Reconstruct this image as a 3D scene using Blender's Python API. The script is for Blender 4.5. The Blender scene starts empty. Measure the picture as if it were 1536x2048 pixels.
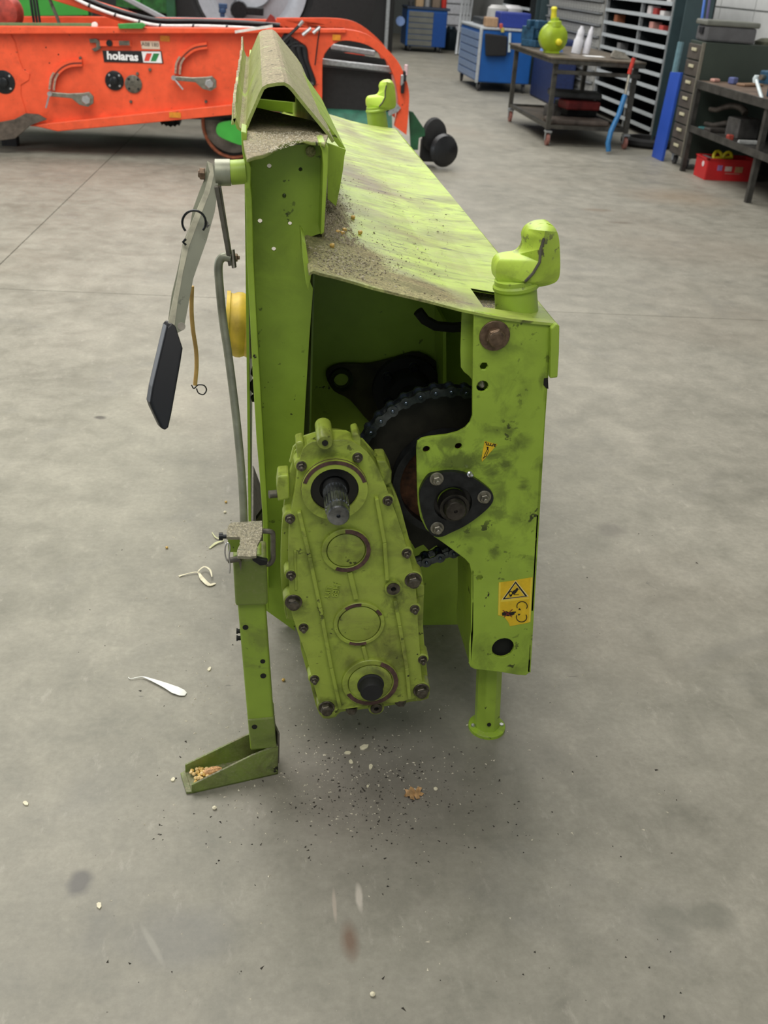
import bpy, math, random
from mathutils import Vector, Matrix, Quaternion
from mathutils.geometry import tessellate_polygon
import bmesh
V = Vector
random.seed(7)
S = bpy.context.scene
COL = S.collection
PI = math.pi

# ------------------------------------------------------------------ camera
F_PX = 2000.0; CAM_H = 1.65; ROLL = math.radians(4.0)
_hc = -83 + math.tan(ROLL)*257
_th = math.atan((1024-_hc)*math.cos(ROLL)/F_PX)
_v = V((511-768, 83+1024, -F_PX)).normalized()
_g = V((math.sin(ROLL)*math.cos(_th), math.cos(ROLL)*math.cos(_th), math.sin(_th)))
_g = (_g - _v*_g.dot(_v)).normalized()
_x = _v.cross(_g)
MR = Matrix((_x, _v, _g))            # camera axes -> world axes
CAM = V((0, 0, CAM_H))
cd = bpy.data.cameras.new('camera'); cam = bpy.data.objects.new('camera', cd); COL.objects.link(cam)
cam.matrix_world = Matrix.Translation(CAM) @ MR.to_4x4()
cd.sensor_fit = 'VERTICAL'; cd.sensor_height = 36; cd.lens = F_PX/2048*36
cd.clip_end = 200; cd.clip_start = .05
cd.dof.use_dof = True; cd.dof.focus_distance = 2.25; cd.dof.aperture_fstop = 6.5
S.camera = cam

# ------------------------------------------------------------------ light
S.view_settings.view_transform = 'Standard'; S.view_settings.look = 'None'
S.view_settings.gamma = 1; S.view_settings.use_curve_mapping = False
S.view_settings.exposure = 0.0
w = bpy.data.worlds.new('daylight'); S.world = w; w.use_nodes = True
w.node_tree.nodes['Background'].inputs[0].default_value = (.80, .92, 1, 1)
w.node_tree.nodes['Background'].inputs[1].default_value = .5
def area(name, loc, target, sx, sy, power, col):
    l = bpy.data.lights.new(name, 'AREA'); l.shape = 'RECTANGLE'; l.size = sx; l.size_y = sy
    l.energy = power; l.color = col
    o = bpy.data.objects.new(name, l); COL.objects.link(o); o.location = loc
    o.rotation_euler = (V(target)-V(loc)).to_track_quat('-Z', 'Y').to_euler()
    return o
area('skylight_front', (-1.2, 5.2, 5.6), (-1.2, 5.2, 0), 4.5, 5, 500, (1, .97, .92))
area('skylight_middle', (1.5, 12.5, 5.6), (1.5, 12.5, 0), 6, 5, 430, (1, .98, .95))
area('skylight_rear', (1.5, 21, 5.6), (1.5, 21, 0), 6, 6, 420, (1, .98, .95))
area('near_fill_lamp', (-.5, -.9, 5.3), (.1, 1.4, .6), 4.5, 2.6, 175, (1, .97, .91))  # fill lamp added above the camera to brighten the machine's front
area('side_door_daylight', (-6.8, 5.5, 2.4), (0, 4.0, .3), 4.5, 3.6, 170, (.93, .97, 1))

# ------------------------------------------------------------------ pixel -> world
def ray(px, py): return MR @ V((px-768, 1024-py, -F_PX))
def at(px, py, Y): r = ray(px, py); return CAM + r*(Y/r.y)
def fl(px, py, z=0.0): r = ray(px, py); return CAM + r*((z-CAM_H)/r.z)
def onx(px, py, X): r = ray(px, py); return CAM + r*(X/r.x)

# ------------------------------------------------------------------ materials
def lin(c): return tuple(((v/255)/12.92 if v/255 <= .04045 else ((v/255+.055)/1.055)**2.4) for v in c)
class NT:
    def __init__(s, name):
        s.m = bpy.data.materials.new(name); s.m.use_nodes = True; s.t = s.m.node_tree; s.t.nodes.clear()
        s.out = s.n('ShaderNodeOutputMaterial'); s.b = s.n('ShaderNodeBsdfPrincipled')
        s.l(s.b.outputs[0], s.out.inputs[0])
        s.co = s.n('ShaderNodeTexCoord').outputs['Object']
    def n(s, k, **kw):
        x = s.t.nodes.new(k)
        for a, b in kw.items(): setattr(x, a, b)
        return x
    def l(s, a, b): s.t.links.new(a, b)
    def noise(s, scale, detail=4, rough=.55, vec=None, dist=0.0, stretch=None):
        x = s.n('ShaderNodeTexNoise'); x.inputs['Scale'].default_value = scale
        x.inputs['Detail'].default_value = detail; x.inputs['Roughness'].default_value = rough
        x.inputs['Distortion'].default_value = dist
        src = vec or s.co
        if stretch:
            mp = s.n('ShaderNodeMapping'); mp.inputs['Scale'].default_value = stretch; s.l(src, mp.inputs[0]); src = mp.outputs[0]
        s.l(src, x.inputs['Vector']); return x.outputs['Fac']
    def ramp(s, src, lo, hi, a=0.0, b=1.0):
        x = s.n('ShaderNodeMapRange'); x.inputs[1].default_value = lo; x.inputs[2].default_value = hi
        x.inputs[3].default_value = a; x.inputs[4].default_value = b; s.l(src, x.inputs[0]); return x.outputs[0]
    def math(s, op, a, b=None):
        x = s.n('ShaderNodeMath', operation=op)
        for i, q in enumerate((a, b)):
            if q is None: continue
            if isinstance(q, (int, float)): x.inputs[i].default_value = q
            else: s.l(q, x.inputs[i])
        return x.outputs[0]
    def mix(s, f, a, b):
        x = s.n('ShaderNodeMix', data_type='RGBA')
        for i, q in ((0, f), (6, a), (7, b)):
            if isinstance(q, (int, float)): x.inputs[i].default_value = q
            elif isinstance(q, tuple): x.inputs[i].default_value = (*q[:3], 1)
            else: s.l(q, x.inputs[i])
        return x.outputs[2]
    def col(s, c): 
        if isinstance(c, tuple): s.b.inputs['Base Color'].default_value = (*c[:3], 1)
        else: s.l(c, s.b.inputs['Base Color'])
    def rough(s, r):
        if isinstance(r, (int, float)): s.b.inputs['Roughness'].default_value = r
        else: s.l(r, s.b.inputs['Roughness'])
    def metal(s, v): s.b.inputs['Metallic'].default_value = v
    def bump(s, h, st=.3, d=.002):
        x = s.n('ShaderNodeBump'); x.inputs['Strength'].default_value = st; x.inputs['Distance'].default_value = d
        s.l(h, x.inputs['Height']); s.l(x.outputs[0], s.b.inputs['Normal'])
    def up(s):
        g = s.n('ShaderNodeNewGeometry'); sp = s.n('ShaderNodeSeparateXYZ'); s.l(g.outputs['Normal'], sp.inputs[0]); return sp.outputs[2]
MATS = {}
def plain(name, rgb, rough=.5, metal=0.0, var=.12, scale=30, bump=0.0):
    if name in MATS: return MATS[name]
    t = NT(name); c = lin(rgb); n = t.noise(scale, 5)
    d = tuple(x*(1-var*1.6) for x in c); u = tuple(min(1, x*(1+var)) for x in c)
    t.col(t.mix(t.ramp(n, .3, .7), d, u)); t.rough(rough); t.metal(metal)
    if bump: t.bump(n, bump)
    MATS[name] = t.m; return t.m
def paint(name, rgb, dust=.0, grime=.0, chips=.0, rough=.42, dustcol=(128, 118, 96), dark=(28, 26, 20), streak=None, scr=(1, .55, 1), brown=0.0, drift=False, smears=(), patches=()):
    """sprayed paint under settled dust (thicker on upward faces), grease smears and chipped spots"""
    if name in MATS: return MATS[name]
    t = NT(name); c = lin(rgb)
    n1 = t.noise(9, 6, .6)
    base = t.mix(t.ramp(n1, .3, .7), tuple(x*.86 for x in c), tuple(min(1, x*1.08) for x in c))
    r = t.ramp(n1, .3, .7, rough-.06, rough+.1)
    if grime:
        n2 = t.noise(14, 7, .62, dist=.6); n3 = t.noise(3.2, 3)
        g = t.math('MULTIPLY', t.ramp(n2, .50, .66), t.ramp(n3, .38, .62))
        g = t.math('MULTIPLY', g, grime)
        base = t.mix(g, base, tuple(x*.28+.006 for x in c))
    if dust:
        n4 = t.noise(5.5, 8, .66, stretch=streak); n5 = t.noise(160, 3, .7)
        nn = t.math('ADD', t.math('MULTIPLY', n4, .72), t.math('MULTIPLY', n5, .28))
        up = t.ramp(t.up(), .1, .9, .30, 1.0)
        k = t.math('MULTIPLY', t.ramp(nn, .56-.16*dust, .74-.22*dust), up)
        k = t.math('MULTIPLY', k, min(1, dust*1.05))
        dc = t.mix(t.ramp(n5, .40, .66), tuple(x*.55 for x in lin(dustcol)), tuple(min(1, x*1.5) for x in lin(dustcol)))
        if drift:      # chaff swept against the hood wall and the near left corner
            gp = t.n('ShaderNodeNewGeometry').outputs['Position']
            for cx, cy, rx, ry in ((.12, 1.98, .17, .24), (.15, 2.45, .08, .5), (.27, 1.86, .14, .10)):
                mp = t.n('ShaderNodeMapping', vector_type='TEXTURE'); mp.inputs['Location'].default_value = (cx, cy, 1.12); mp.inputs['Scale'].default_value = (rx, ry, .5)
                t.l(gp, mp.inputs[0]); ln = t.n('ShaderNodeVectorMath', operation='LENGTH'); t.l(mp.outputs[0], ln.inputs[0])
                k2 = t.math('MULTIPLY', t.ramp(t.math('ADD', ln.outputs['Value'], t.math('MULTIPLY', nn, 1.4)), 1.35, 1.85, .92, 0), 1)
                k = t.math('MAXIMUM', k, k2)
        base = t.mix(k, base, dc); r = t.math('MAXIMUM', r, t.math('MULTIPLY', k, .9))
    for px, py, Y, rx, rz, st in smears:      # oily hand and grease marks
        gp = t.n('ShaderNodeNewGeometry').outputs['Position']; c0 = at(px, py, Y)
        mp = t.n('ShaderNodeMapping', vector_type='TEXTURE'); mp.inputs['Location'].default_value = c0; mp.inputs['Scale'].default_value = (rx, .1, rz)
        t.l(gp, mp.inputs[0]); ln = t.n('ShaderNodeVectorMath', operation='LENGTH'); t.l(mp.outputs[0], ln.inputs[0])
        nz = t.noise(26, 7, .68, dist=.7)
        k = t.ramp(t.math('ADD', ln.outputs['Value'], t.math('MULTIPLY', nz, 2.6)), 1.55, 2.25, st, 0)
        base = t.mix(k, base, tuple(x*.22+.008 for x in c)); r = t.math('SUBTRACT', r, t.math('MULTIPLY', k, .1))
    for px, py, rx, ry, st in patches:       # brown weathered patches on the flat sheet
        gp = t.n('ShaderNodeNewGeometry').outputs['Position']; c0 = fl(px, py, 1.10)
        mp = t.n('ShaderNodeMapping', vector_type='TEXTURE'); mp.inputs['Location'].default_value = c0; mp.inputs['Scale'].default_value = (rx, ry, .5)
        t.l(gp, mp.inputs[0]); ln = t.n('ShaderNodeVectorMath', operation='LENGTH'); t.l(mp.outputs[0], ln.inputs[0])
        nz = t.noise(13, 8, .7, dist=.9, stretch=(.6, 1.5, 1))
        k = t.ramp(t.math('ADD', ln.outputs['Value'], t.math('MULTIPLY', nz, 3.0)), 1.7, 2.6, st, 0)
        base = t.mix(k, base, lin((110, 92, 68)))
    if brown:
        n8 = t.noise(2.6, 7, .62, stretch=(1.2, 1.6, 1), dist=.5)
        base = t.mix(t.ramp(n8, .50, .68, 0, brown), base, lin((104, 84, 62)))
        n9 = t.noise(11, 7, .66, stretch=(.45, 1.8, 1), dist=.8)
        base = t.mix(t.ramp(n9, .52, .64, 0, brown*.9), base, tuple(x*.5 for x in lin((128, 130, 78))))
    if chips:
        n6 = t.noise(42, 5, .6, stretch=scr); n7 = t.noise(6, 2)
        k = t.math('MULTIPLY', t.ramp(n6, .665-.05*chips, .69-.05*chips), t.ramp(n7, .45, .60))
        base = t.mix(k, base, lin(dark))
    t.col(base); t.rough(r)
    t.bump(t.noise(70, 4), .12, .001)
    MATS[name] = t.m; return t.m
LG = (154, 182, 62)
lime = paint('lime_paint', LG, dust=.30, grime=.45, chips=.35)
lime_clean = paint('lime_paint_clean', LG, dust=.12, grime=.25, chips=.15)
PS = [(925,925,1.8,.07,.03,.8),(900,885,1.8,.035,.02,.7),(985,945,1.8,.03,.03,.8),(1000,990,1.8,.03,.035,.6),(1045,885,1.8,.03,.03,.5),(1045,972,1.8,.018,.018,.8),(1010,930,1.8,.018,.02,.8),(995,1030,1.8,.03,.02,.6),(960,1070,1.8,.06,.02,.5),(990,1105,1.8,.014,.025,.7),(940,1100,1.8,.014,.02,.6),(975,640,1.8,.04,.012,.4),(960,1300,1.8,.03,.05,.35),(1000,860,1.8,.05,.02,.5),(1085,760,1.8,.01,.03,.6),(1050,780,1.8,.02,.03,.3),(1030,1040,1.8,.02,.03,.4)]
lime_grease = paint('lime_paint_greasy', LG, dust=.22, grime=1.0, chips=.8, rough=.36, smears=PS)
GS = [(792,1195,1.775,.028,.05,.85),(790,1320,1.775,.035,.045,.6),(770,1300,1.775,.05,.03,.5),(655,1405,1.775,.05,.02,.6),(848,1385,1.775,.03,.03,.9),(650,908,1.775,.045,.018,.6),(710,1330,1.775,.03,.02,.45),(600,1215,1.775,.03,.03,.6),(795,1060,1.775,.03,.04,.5),(615,1120,1.775,.02,.05,.4),(740,1410,1.775,.08,.014,.8),(700,1180,1.775,.04,.02,.35),(765,935,1.775,.03,.03,.6)]
lime_cast = paint('lime_paint_cast', (164, 182, 72), dust=.5, grime=1.0, chips=.75, rough=.36, dustcol=(112, 108, 70), brown=.32, smears=GS)
lime_sheet = paint('lime_paint_dusty', (172, 196, 84), dust=.5, grime=.5, chips=.8, drift=True, dustcol=(140, 132, 96), streak=(.6, 1.2, 1), scr=(.28, 1.5, 1), brown=.55, patches=[(750,378,.10,.22,.85),(700,355,.07,.3,.7),(700,265,.06,.3,.55),(770,290,.10,.25,.6),(840,400,.08,.10,.5),(760,330,.16,.12,.5),(720,440,.08,.12,.5),(860,480,.12,.06,.4),(790,470,.10,.08,.45),(930,600,.05,.02,.6),(905,520,.08,.04,.35),(800,540,.10,.04,.5),(660,235,.10,.4,.4)])
lime_crust = paint('lime_paint_crusted', (160, 180, 80), dust=1.35, grime=.3, chips=.3, dustcol=(148, 138, 112), brown=.25)
lime_dark = paint('lime_paint_shaded', (72, 92, 24), dust=.15, grime=.9, chips=.3)  # darker copy of the lime, cavity shade put into the colour
black_int = plain('black_interior', (22, 22, 18), .8)
steel = plain('bare_steel', (150, 146, 134), .38, .85, .2)
steel_dull = plain('dull_steel', (112, 108, 98), .5, .7, .3)
steel_grey = plain('grey_painted_steel', (142, 144, 126), .45, .35, .25, 18)
steel_bright = plain('bright_steel', (205, 205, 208), .28, .95, .1)
bolt_m = plain('oxidised_bolt_steel', (104, 98, 88), .42, .8, .35, 90)
bolt_brown = plain('brown_bolt_steel', (120, 100, 82), .45, .7, .3, 90)
iron_black = plain('black_oiled_iron', (40, 42, 44), .32, .5, .3, 60)
chain_m = plain('oiled_chain_steel', (86, 92, 96), .25, .85, .3, 80)
rubber = plain('black_rubber', (22, 23, 26), .38, 0, .2)
rubber_m = plain('matt_black_rubber', (30, 30, 31), .7, 0, .2)
rust = plain('rusty_ring', (92, 58, 36), .7, .2, .5, 40)
rustedge = plain('primer_brown', (92, 66, 60), .6, .1, .35, 60)
yellow_pl = plain('faded_yellow_plastic', (206, 172, 62), .5, 0, .3, 12)
tan = plain('tan_cord', (196, 160, 92), .6, 0, .2)
kern = plain('maize_yellow', (216, 178, 96), .4, 0, .2, 200)
husk = plain('pale_husk', (226, 218, 190), .6, 0, .12, 60)
white_m = plain('white_strip', (244, 244, 238), .55, 0, .03)

# ------------------------------------------------------------------ mesh builder
ORG = {}
class MB:
    def __init__(s): s.v = []; s.f = []
    def add(s, vs, fs):
        o = len(s.v); s.v += [V(p) for p in vs]; s.f += [tuple(i+o for i in f) for f in fs]; return s
    def box(s, c, d, R=None):
        c = V(c); hx, hy, hz = d[0]/2, d[1]/2, d[2]/2
        P = [V((x, y, z)) for x in (-hx, hx) for y in (-hy, hy) for z in (-hz, hz)]
        if R is not None: P = [R @ p for p in P]
        return s.add([c+p for p in P], [(0,1,3,2),(4,6,7,5),(0,4,5,1),(2,3,7,6),(0,2,6,4),(1,5,7,3)])
    def bar(s, a, b, w, h=None, up=(0,0,1)):
        a, b = V(a), V(b); h = h or w; d = (b-a); L = d.length; d.normalize()
        u = V(up); x = d.cross(u)
        if x.length < 1e-4: x = d.cross(V((0,1,0)))
        x.normalize(); z = x.cross(d)
        return s.box((a+b)/2, (w, L, h), Matrix((x, d, z)).transposed())
    def prism(s, loop, vec, holes=()):
        loops = [[V(p) for p in loop]] + [[V(p) for p in h] for h in holes]; vec = V(vec)
        flat = [p for l in loops for p in l]; n = len(flat)
        if len(loops) == 1 and n < 5: tr = [tuple(range(n))]
        else: tr = [tuple(t) for t in tessellate_polygon(loops)]
        f = list(tr) + [tuple(i+n for i in reversed(t)) for t in tr]; o = 0
        for l in loops:
            k = len(l)
            for i in range(k): f.append((o+i, o+(i+1) % k, o+(i+1) % k+n, o+i+n))
            o += k
        return s.add(flat+[p+vec for p in flat], f)
    def lathe(s, o, d, prof, n=24, cap=True, ph=0.0, squash=None):
        """prof: (distance along axis, radius)"""
        o = V(o); d = V(d).normalized(); x = d.cross(V((0,0,1)))
        if x.length < .05: x = d.cross(V((0,1,0)))
        x.normalize(); y = d.cross(x); vs = []; fs = []
        for t, r in prof:
            for i in range(n):
                a = 2*PI*i/n+ph; rr = r(a) if callable(r) else r
                vs.append(o+d*t+(x*math.cos(a)+y*math.sin(a))*rr)
        for k in range(len(prof)-1):
            for i in range(n): fs.append((k*n+i, k*n+(i+1) % n, (k+1)*n+(i+1) % n, (k+1)*n+i))
        if cap: fs.append(tuple(range(n))[::-1]); fs.append(tuple((len(prof)-1)*n+i for i in range(n)))
        return s.add(vs, fs)
    def cyl(s, a, b, r, r2=None, n=20):
        a, b = V(a), V(b); return s.lathe(a, b-a, [(0, r), ((b-a).length, r if r2 is None else r2)], n)
    def ring(s, o, d, r0, r1, h, n=36):
        return s.lathe(o, d, [(0, r0), (0, r1), (h, r1), (h, r0), (0, r0)], n, cap=False)
    def tube(s, path, r, n=8, closed=False):
        P = [V(p) for p in path]; vs = []; fs = []; m = len(P); pn = None
        for i, p in enumerate(P):
            t = (P[(i+1) % m]-P[i-1]) if closed else (P[min(i+1, m-1)]-P[max(i-1, 0)])
            t.normalize()
            if pn is None:
                pn = t.orthogonal().normalized()
            pn = (pn-t*pn.dot(t)).normalized(); bn = t.cross(pn)
            rr = r[i] if isinstance(r, (list, tuple)) else r
            for k in range(n):
                a = 2*PI*k/n; vs.append(p+(pn*math.cos(a)+bn*math.sin(a))*rr)
        for i in range(m if closed else m-1):
            j = (i+1) % m
            for k in range(n): fs.append((i*n+k, i*n+(k+1) % n, j*n+(k+1) % n, j*n+k))
        if not closed: fs.append(tuple(range(n))[::-1]); fs.append(tuple((m-1)*n+k for k in range(n)))
        return s.add(vs, fs)
    def mesh(s, name, mat, org=V((0,0,0)), smooth=False, flip=True):
        me = bpy.data.meshes.new(name); me.from_pydata([tuple(p-org) for p in s.v], [], s.f); me.validate()
        bm = bmesh.new(); bm.from_mesh(me); bmesh.ops.remove_doubles(bm, verts=bm.verts, dist=1e-6)
        bmesh.ops.recalc_face_normals(bm, faces=bm.faces); bm.to_mesh(me); bm.free()
        me.materials.append(mat)
        if smooth:
            me.polygons.foreach_set('use_smooth', [True]*len(me.polygons))
            try: me.set_sharp_from_angle(angle=math.radians(38))
            except Exception: pass
        return me
    def build(s, name, mat, parent=None, smooth=False, bevel=0, seg=2):
        org = ORG[parent] if parent is not None else V((0,0,0))
        if parent is None:
            lo = V([min(p[i] for p in s.v) for i in range(3)]); hi = V([max(p[i] for p in s.v) for i in range(3)])
            org = V(((lo.x+hi.x)/2, (lo.y+hi.y)/2, lo.z))
        o = bpy.data.objects.new(name, s.mesh(name, mat, org, smooth)); COL.objects.link(o)
        if parent is not None: o.parent = parent
        else: o.location = org
        ORG[o] = org
        if bevel:
            b = o.modifiers.new('bevel', 'BEVEL'); b.width = bevel; b.segments = seg; b.limit_method = 'ANGLE'; b.angle_limit = math.radians(35)
        return o
def place(name, mesh, pos, parent, rot=None, scale=None):
    o = bpy.data.objects.new(name, mesh); COL.objects.link(o)
    base = ORG[parent] if parent is not None else V((0,0,0))
    o.parent = parent; o.location = V(pos)-base
    if rot is not None: o.rotation_euler = rot
    if scale is not None: o.scale = scale
    ORG[o] = V(pos); return o
def tag(o, label=None, cat=None, group=None, kind=None):
    if label: o['label'] = label
    if cat: o['category'] = cat
    if group: o['group'] = group
    if kind: o['kind'] = kind
    return o
def thing(name, loc, label, cat, group=None):
    o = bpy.data.objects.new(name, None); COL.objects.link(o); o.location = V(loc); o.empty_display_size = .1
    ORG[o] = V(loc); return tag(o, label, cat, group)
def circle(c, r, n=16, ax='y', ph=0.0):
    c = V(c)
    if ax == 'y': return [c+V((math.cos(2*PI*i/n+ph)*r, 0, math.sin(2*PI*i/n+ph)*r)) for i in range(n)]
    if ax == 'x': return [c+V((0, math.cos(2*PI*i/n+ph)*r, math.sin(2*PI*i/n+ph)*r)) for i in range(n)]
    return [c+V((math.cos(2*PI*i/n+ph)*r, math.sin(2*PI*i/n+ph)*r, 0)) for i in range(n)]
def pl(pts, Y): return [at(x, y, Y) for x, y in pts]
def smoothpts(pts, n=4):
    """closed Catmull-Rom through pixel points"""
    out = []; m = len(pts)
    for i in range(m):
        p0, p1, p2, p3 = [V(pts[(i+k) % m]) for k in (-1, 0, 1, 2)]
        for j in range(n):
            t = j/n
            out.append(tuple(.5*((2*p1)+(p2-p0)*t+(2*p0-5*p1+4*p2-p3)*t*t+(3*p1-p0-3*p2+p3)*t**3)))
    return out
def openpts(pts, n=6):
    out = []; m = len(pts)
    for i in range(m-1):
        p0, p1, p2, p3 = V(pts[max(i-1, 0)]), V(pts[i]), V(pts[i+1]), V(pts[min(i+2, m-1)])
        for j in range(n):
            t = j/n
            out.append(.5*((2*p1)+(p2-p0)*t+(2*p0-5*p1+4*p2-p3)*t*t+(3*p1-p0-3*p2+p3)*t**3))
    out.append(V(pts[-1])); return out
def strip(prof, y0, y1, th, mb=None, ny=1):
    """folded sheet: profile points (on a Y plane) extruded from y0 to y1 with a thickness"""
    mb = mb or MB(); n = len(prof); P = [V((p.x, 0, p.z)) for p in prof]; N = []
    for i in range(n):
        t = (P[min(i+1, n-1)]-P[max(i-1, 0)]).normalized(); N.append(V((-t.z, 0, t.x)))
    lo = [p for p in P]; hi = [p+q*th for p, q in zip(P, N)]
    vs = []; 
    for k in range(ny+1):
        y = y0+(y1-y0)*k/ny
        vs += [V((p.x, y, p.z)) for p in lo]+[V((p.x, y, p.z)) for p in hi]
    fs = []
    for k in range(ny):
        a = k*2*n; b = (k+1)*2*n
        for i in range(n-1):
            fs.append((a+i, a+i+1, b+i+1, b+i)); fs.append((a+n+i, b+n+i, b+n+i+1, a+n+i+1))
        fs.append((a, b, b+n, a+n)); fs.append((a+n-1, a+2*n-1, b+2*n-1, b+n-1))
    for i in range(n-1):
        fs.append((i, n+i, n+i+1, i+1)); q = ny*2*n; fs.append((q+i, q+i+1, q+n+i+1, q+n+i))
    return mb.add(vs, fs)
def text_mesh(s, size, mat, bold=.0, depth=.0004):
    c = bpy.data.curves.new('lettering', 'FONT'); c.body = s; c.size = size; c.offset = bold; c.extrude = depth
    c.align_x = 'CENTER'; c.align_y = 'CENTER'; c.resolution_u = 3
    o = bpy.data.objects.new('lettering', c); COL.objects.link(o)
    me = bpy.data.meshes.new_from_object(o.evaluated_get(bpy.context.evaluated_depsgraph_get()))
    bpy.data.objects.remove(o); me.materials.clear(); me.materials.append(mat); return me

# ------------------------------------------------------------------ floor and walls
def floor_mat():
    t = NT('worn_concrete')
    g = t.n('ShaderNodeNewGeometry').outputs['Position']
    a = t.noise(1.7, 9, .66, vec=g); b = t.noise(7.5, 9, .68, vec=g, dist=.3); c = t.noise(60, 5, .7, vec=g); d = t.noise(.45, 4, .5, vec=g)
    c1, c2 = lin((126, 124, 112)), lin((166, 162, 149))
    mixf = t.math('ADD', t.math('MULTIPLY', a, .5), t.math('MULTIPLY', b, .5))
    base = t.mix(t.ramp(mixf, .36, .64), c1, c2)
    base = t.mix(t.ramp(d, .52, .66, 0, .35), base, lin((158, 146, 130)))
    base = t.mix(t.ramp(t.noise(2.3, 6, .6, vec=g, dist=.8), .58, .72, 0, .3), base, lin((116, 116, 113)))
    base = t.mix(t.ramp(c, .30, .75, .30, 0), base, lin((90, 86, 80)))
    base = t.mix(t.ramp(t.noise(24, 6, .7, vec=g, stretch=(1, .4, 1)), .60, .72, 0, .3), base, lin((190, 184, 172)))
    base = t.mix(t.ramp(t.noise(15, 6, .62, vec=g, dist=1.2, stretch=(.6, 1, 1)), .70, .735, 0, .55), base, lin((84, 82, 78)))
    # shaped stains: x, y, half sizes, colour, strength
    def stain(px, py, rx, ry, colr, st, rot=0, soft=.35):
        nonlocal base
        p = fl(px, py)
        mp = t.n('ShaderNodeMapping', vector_type='TEXTURE'); mp.inputs['Location'].default_value = p
        mp.inputs['Rotation'].default_value = (0, 0, rot); mp.inputs['Scale'].default_value = (rx, ry, 1)
        wv = t.n('ShaderNodeVectorMath', operation='ADD')
        nz = t.n('ShaderNodeTexNoise'); nz.inputs['Scale'].default_value = 1.6/max(rx, ry)*.5; nz.inputs['Detail'].default_value = 5; t.l(g, nz.inputs['Vector'])
        sc = t.n('ShaderNodeVectorMath', operation='SCALE'); sc.inputs['Scale'].default_value = 1.1*min(rx, ry)
        sb = t.n('ShaderNodeVectorMath', operation='SUBTRACT'); sb.inputs[1].default_value = (.5, .5, .5)
        t.l(nz.outputs['Color'], sb.inputs[0]); t.l(sb.outputs[0], sc.inputs[0]); t.l(g, wv.inputs[0]); t.l(sc.outputs[0], wv.inputs[1])
        t.l(wv.outputs[0], mp.inputs[0])
        ln = t.n('ShaderNodeVectorMath', operation='LENGTH'); t.l(mp.outputs[0], ln.inputs[0])
        base = t.mix(t.ramp(ln.outputs['Value'], 1-soft, 1+soft, st, 0), base, lin(colr))
    stain(160, 1765, .022, .03, (96, 94, 92), .8); stain(700, 1880, .014, .035, (104, 76, 58), .75, 0, .6)
    stain(718, 1795, .007, .03, (196, 188, 176), .8); stain(669, 1810, .004, .035, (178, 166, 152), .7)
    stain(305, 1890, .006, .045, (176, 172, 158), .6, .5); stain(1340, 1840, .05, .04, (108, 108, 98), .45)
    stain(1420, 1832, .05, .035, (104, 104, 94), .5); stain(350, 1870, .10, .07, (118, 118, 116), .4)
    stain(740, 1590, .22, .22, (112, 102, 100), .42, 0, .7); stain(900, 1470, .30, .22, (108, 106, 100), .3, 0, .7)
    stain(1195, 420, .12, .05, (120, 104, 84), .5); stain(1240, 445, .09, .03, (104, 92, 78), .6)
    stain(1360, 395, .35, .3, (150, 126, 98), .35, 0, .7); stain(200, 835, .02, .018, (70, 66, 62), .8)
    stain(1222, 1060, .05, .04, (104, 100, 94), .4); stain(1470, 1300, .2, .03, (120, 118, 110), .35, .4)
    t.col(base); t.rough(t.ramp(b, .3, .7, .46, .66)); t.b.inputs['Specular IOR Level'].default_value = .4
    t.bump(t.math('ADD', t.math('MULTIPLY', b, .5), t.math('MULTIPLY', c, .5)), .25, .003)
    return t.m
FM = floor_mat()
fb = MB().box((-1.0, 12, -.06), (22, 40, .08)).build('floor', plain('joint_filler', (58, 52, 44), .9)); tag(fb, kind='structure')
jR = Matrix.Rotation(math.radians(-2.85), 3, 'Z'); j0 = fl(0, 577); jx = V((-1.497, 5.52, 0))
for x0, x1 in ((-9, -.003), (.003, 9)):
    for y0, y1 in ((-10, -.0025), (.0025, 9.6), (9.606, 30)):
        c = jx + jR @ V(((x0+x1)/2, (y0+y1)/2, -.01))
        if y1 < 0:   # joint does not show below the cross joint, the two slabs there are one wide pour each
            pass
        MB().box(c, (x1-x0, y1-y0, .02), jR).build('concrete_slab', FM, fb)
tag(fb, kind='structure')
wallw = plain('white_block_wall', (222, 224, 222), .8, 0, .04, 8)
wr = MB().box((6.0, 12, 2.8), (.2, 40, 5.9)).build('wall_right', plain('wall_mortar', (176, 178, 176), .9)); tag(wr, kind='structure')
blk = MB().box((0, 0, 0), (.03, .98, .46)).mesh('wall_panel', wallw)
for i in range(12):
    for k in range(5): place('wall_panel', blk, (5.895, 8.2+i*1.0, .27+.48*k), wr)
wb = MB().box((-1, 31.9, 2.8), (22, .2, 5.9)).build('wall_back', plain('grey_cladding', (104, 108, 106), .8)); tag(wb, kind='structure')
wl = MB()
wl.box((-9, 20, 2.8), (.2, 24, 5.9)); wl.box((-9, -2, 2.8), (.2, 9, 5.9)); wl.box((-9, 5.5, 5.0), (.2, 7, 1.5))
tag(wl.build('wall_left', wallw), kind='structure')
ce = MB().box((-1, 12, 5.8), (22, 40, .1)).build('ceiling', plain('roof_sheets', (150, 152, 150), .8)); tag(ce, kind='structure')
# ================================================================== the lime machine
M = thing('harvester_feeder_unit', fl(540, 1480), 'worn lime-green harvester feeder unit on two stands, its open end showing gearbox and chain', 'farm machine')
YP = 1.80      # front face of the right post
YE = 2.06      # front face of the left column
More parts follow.
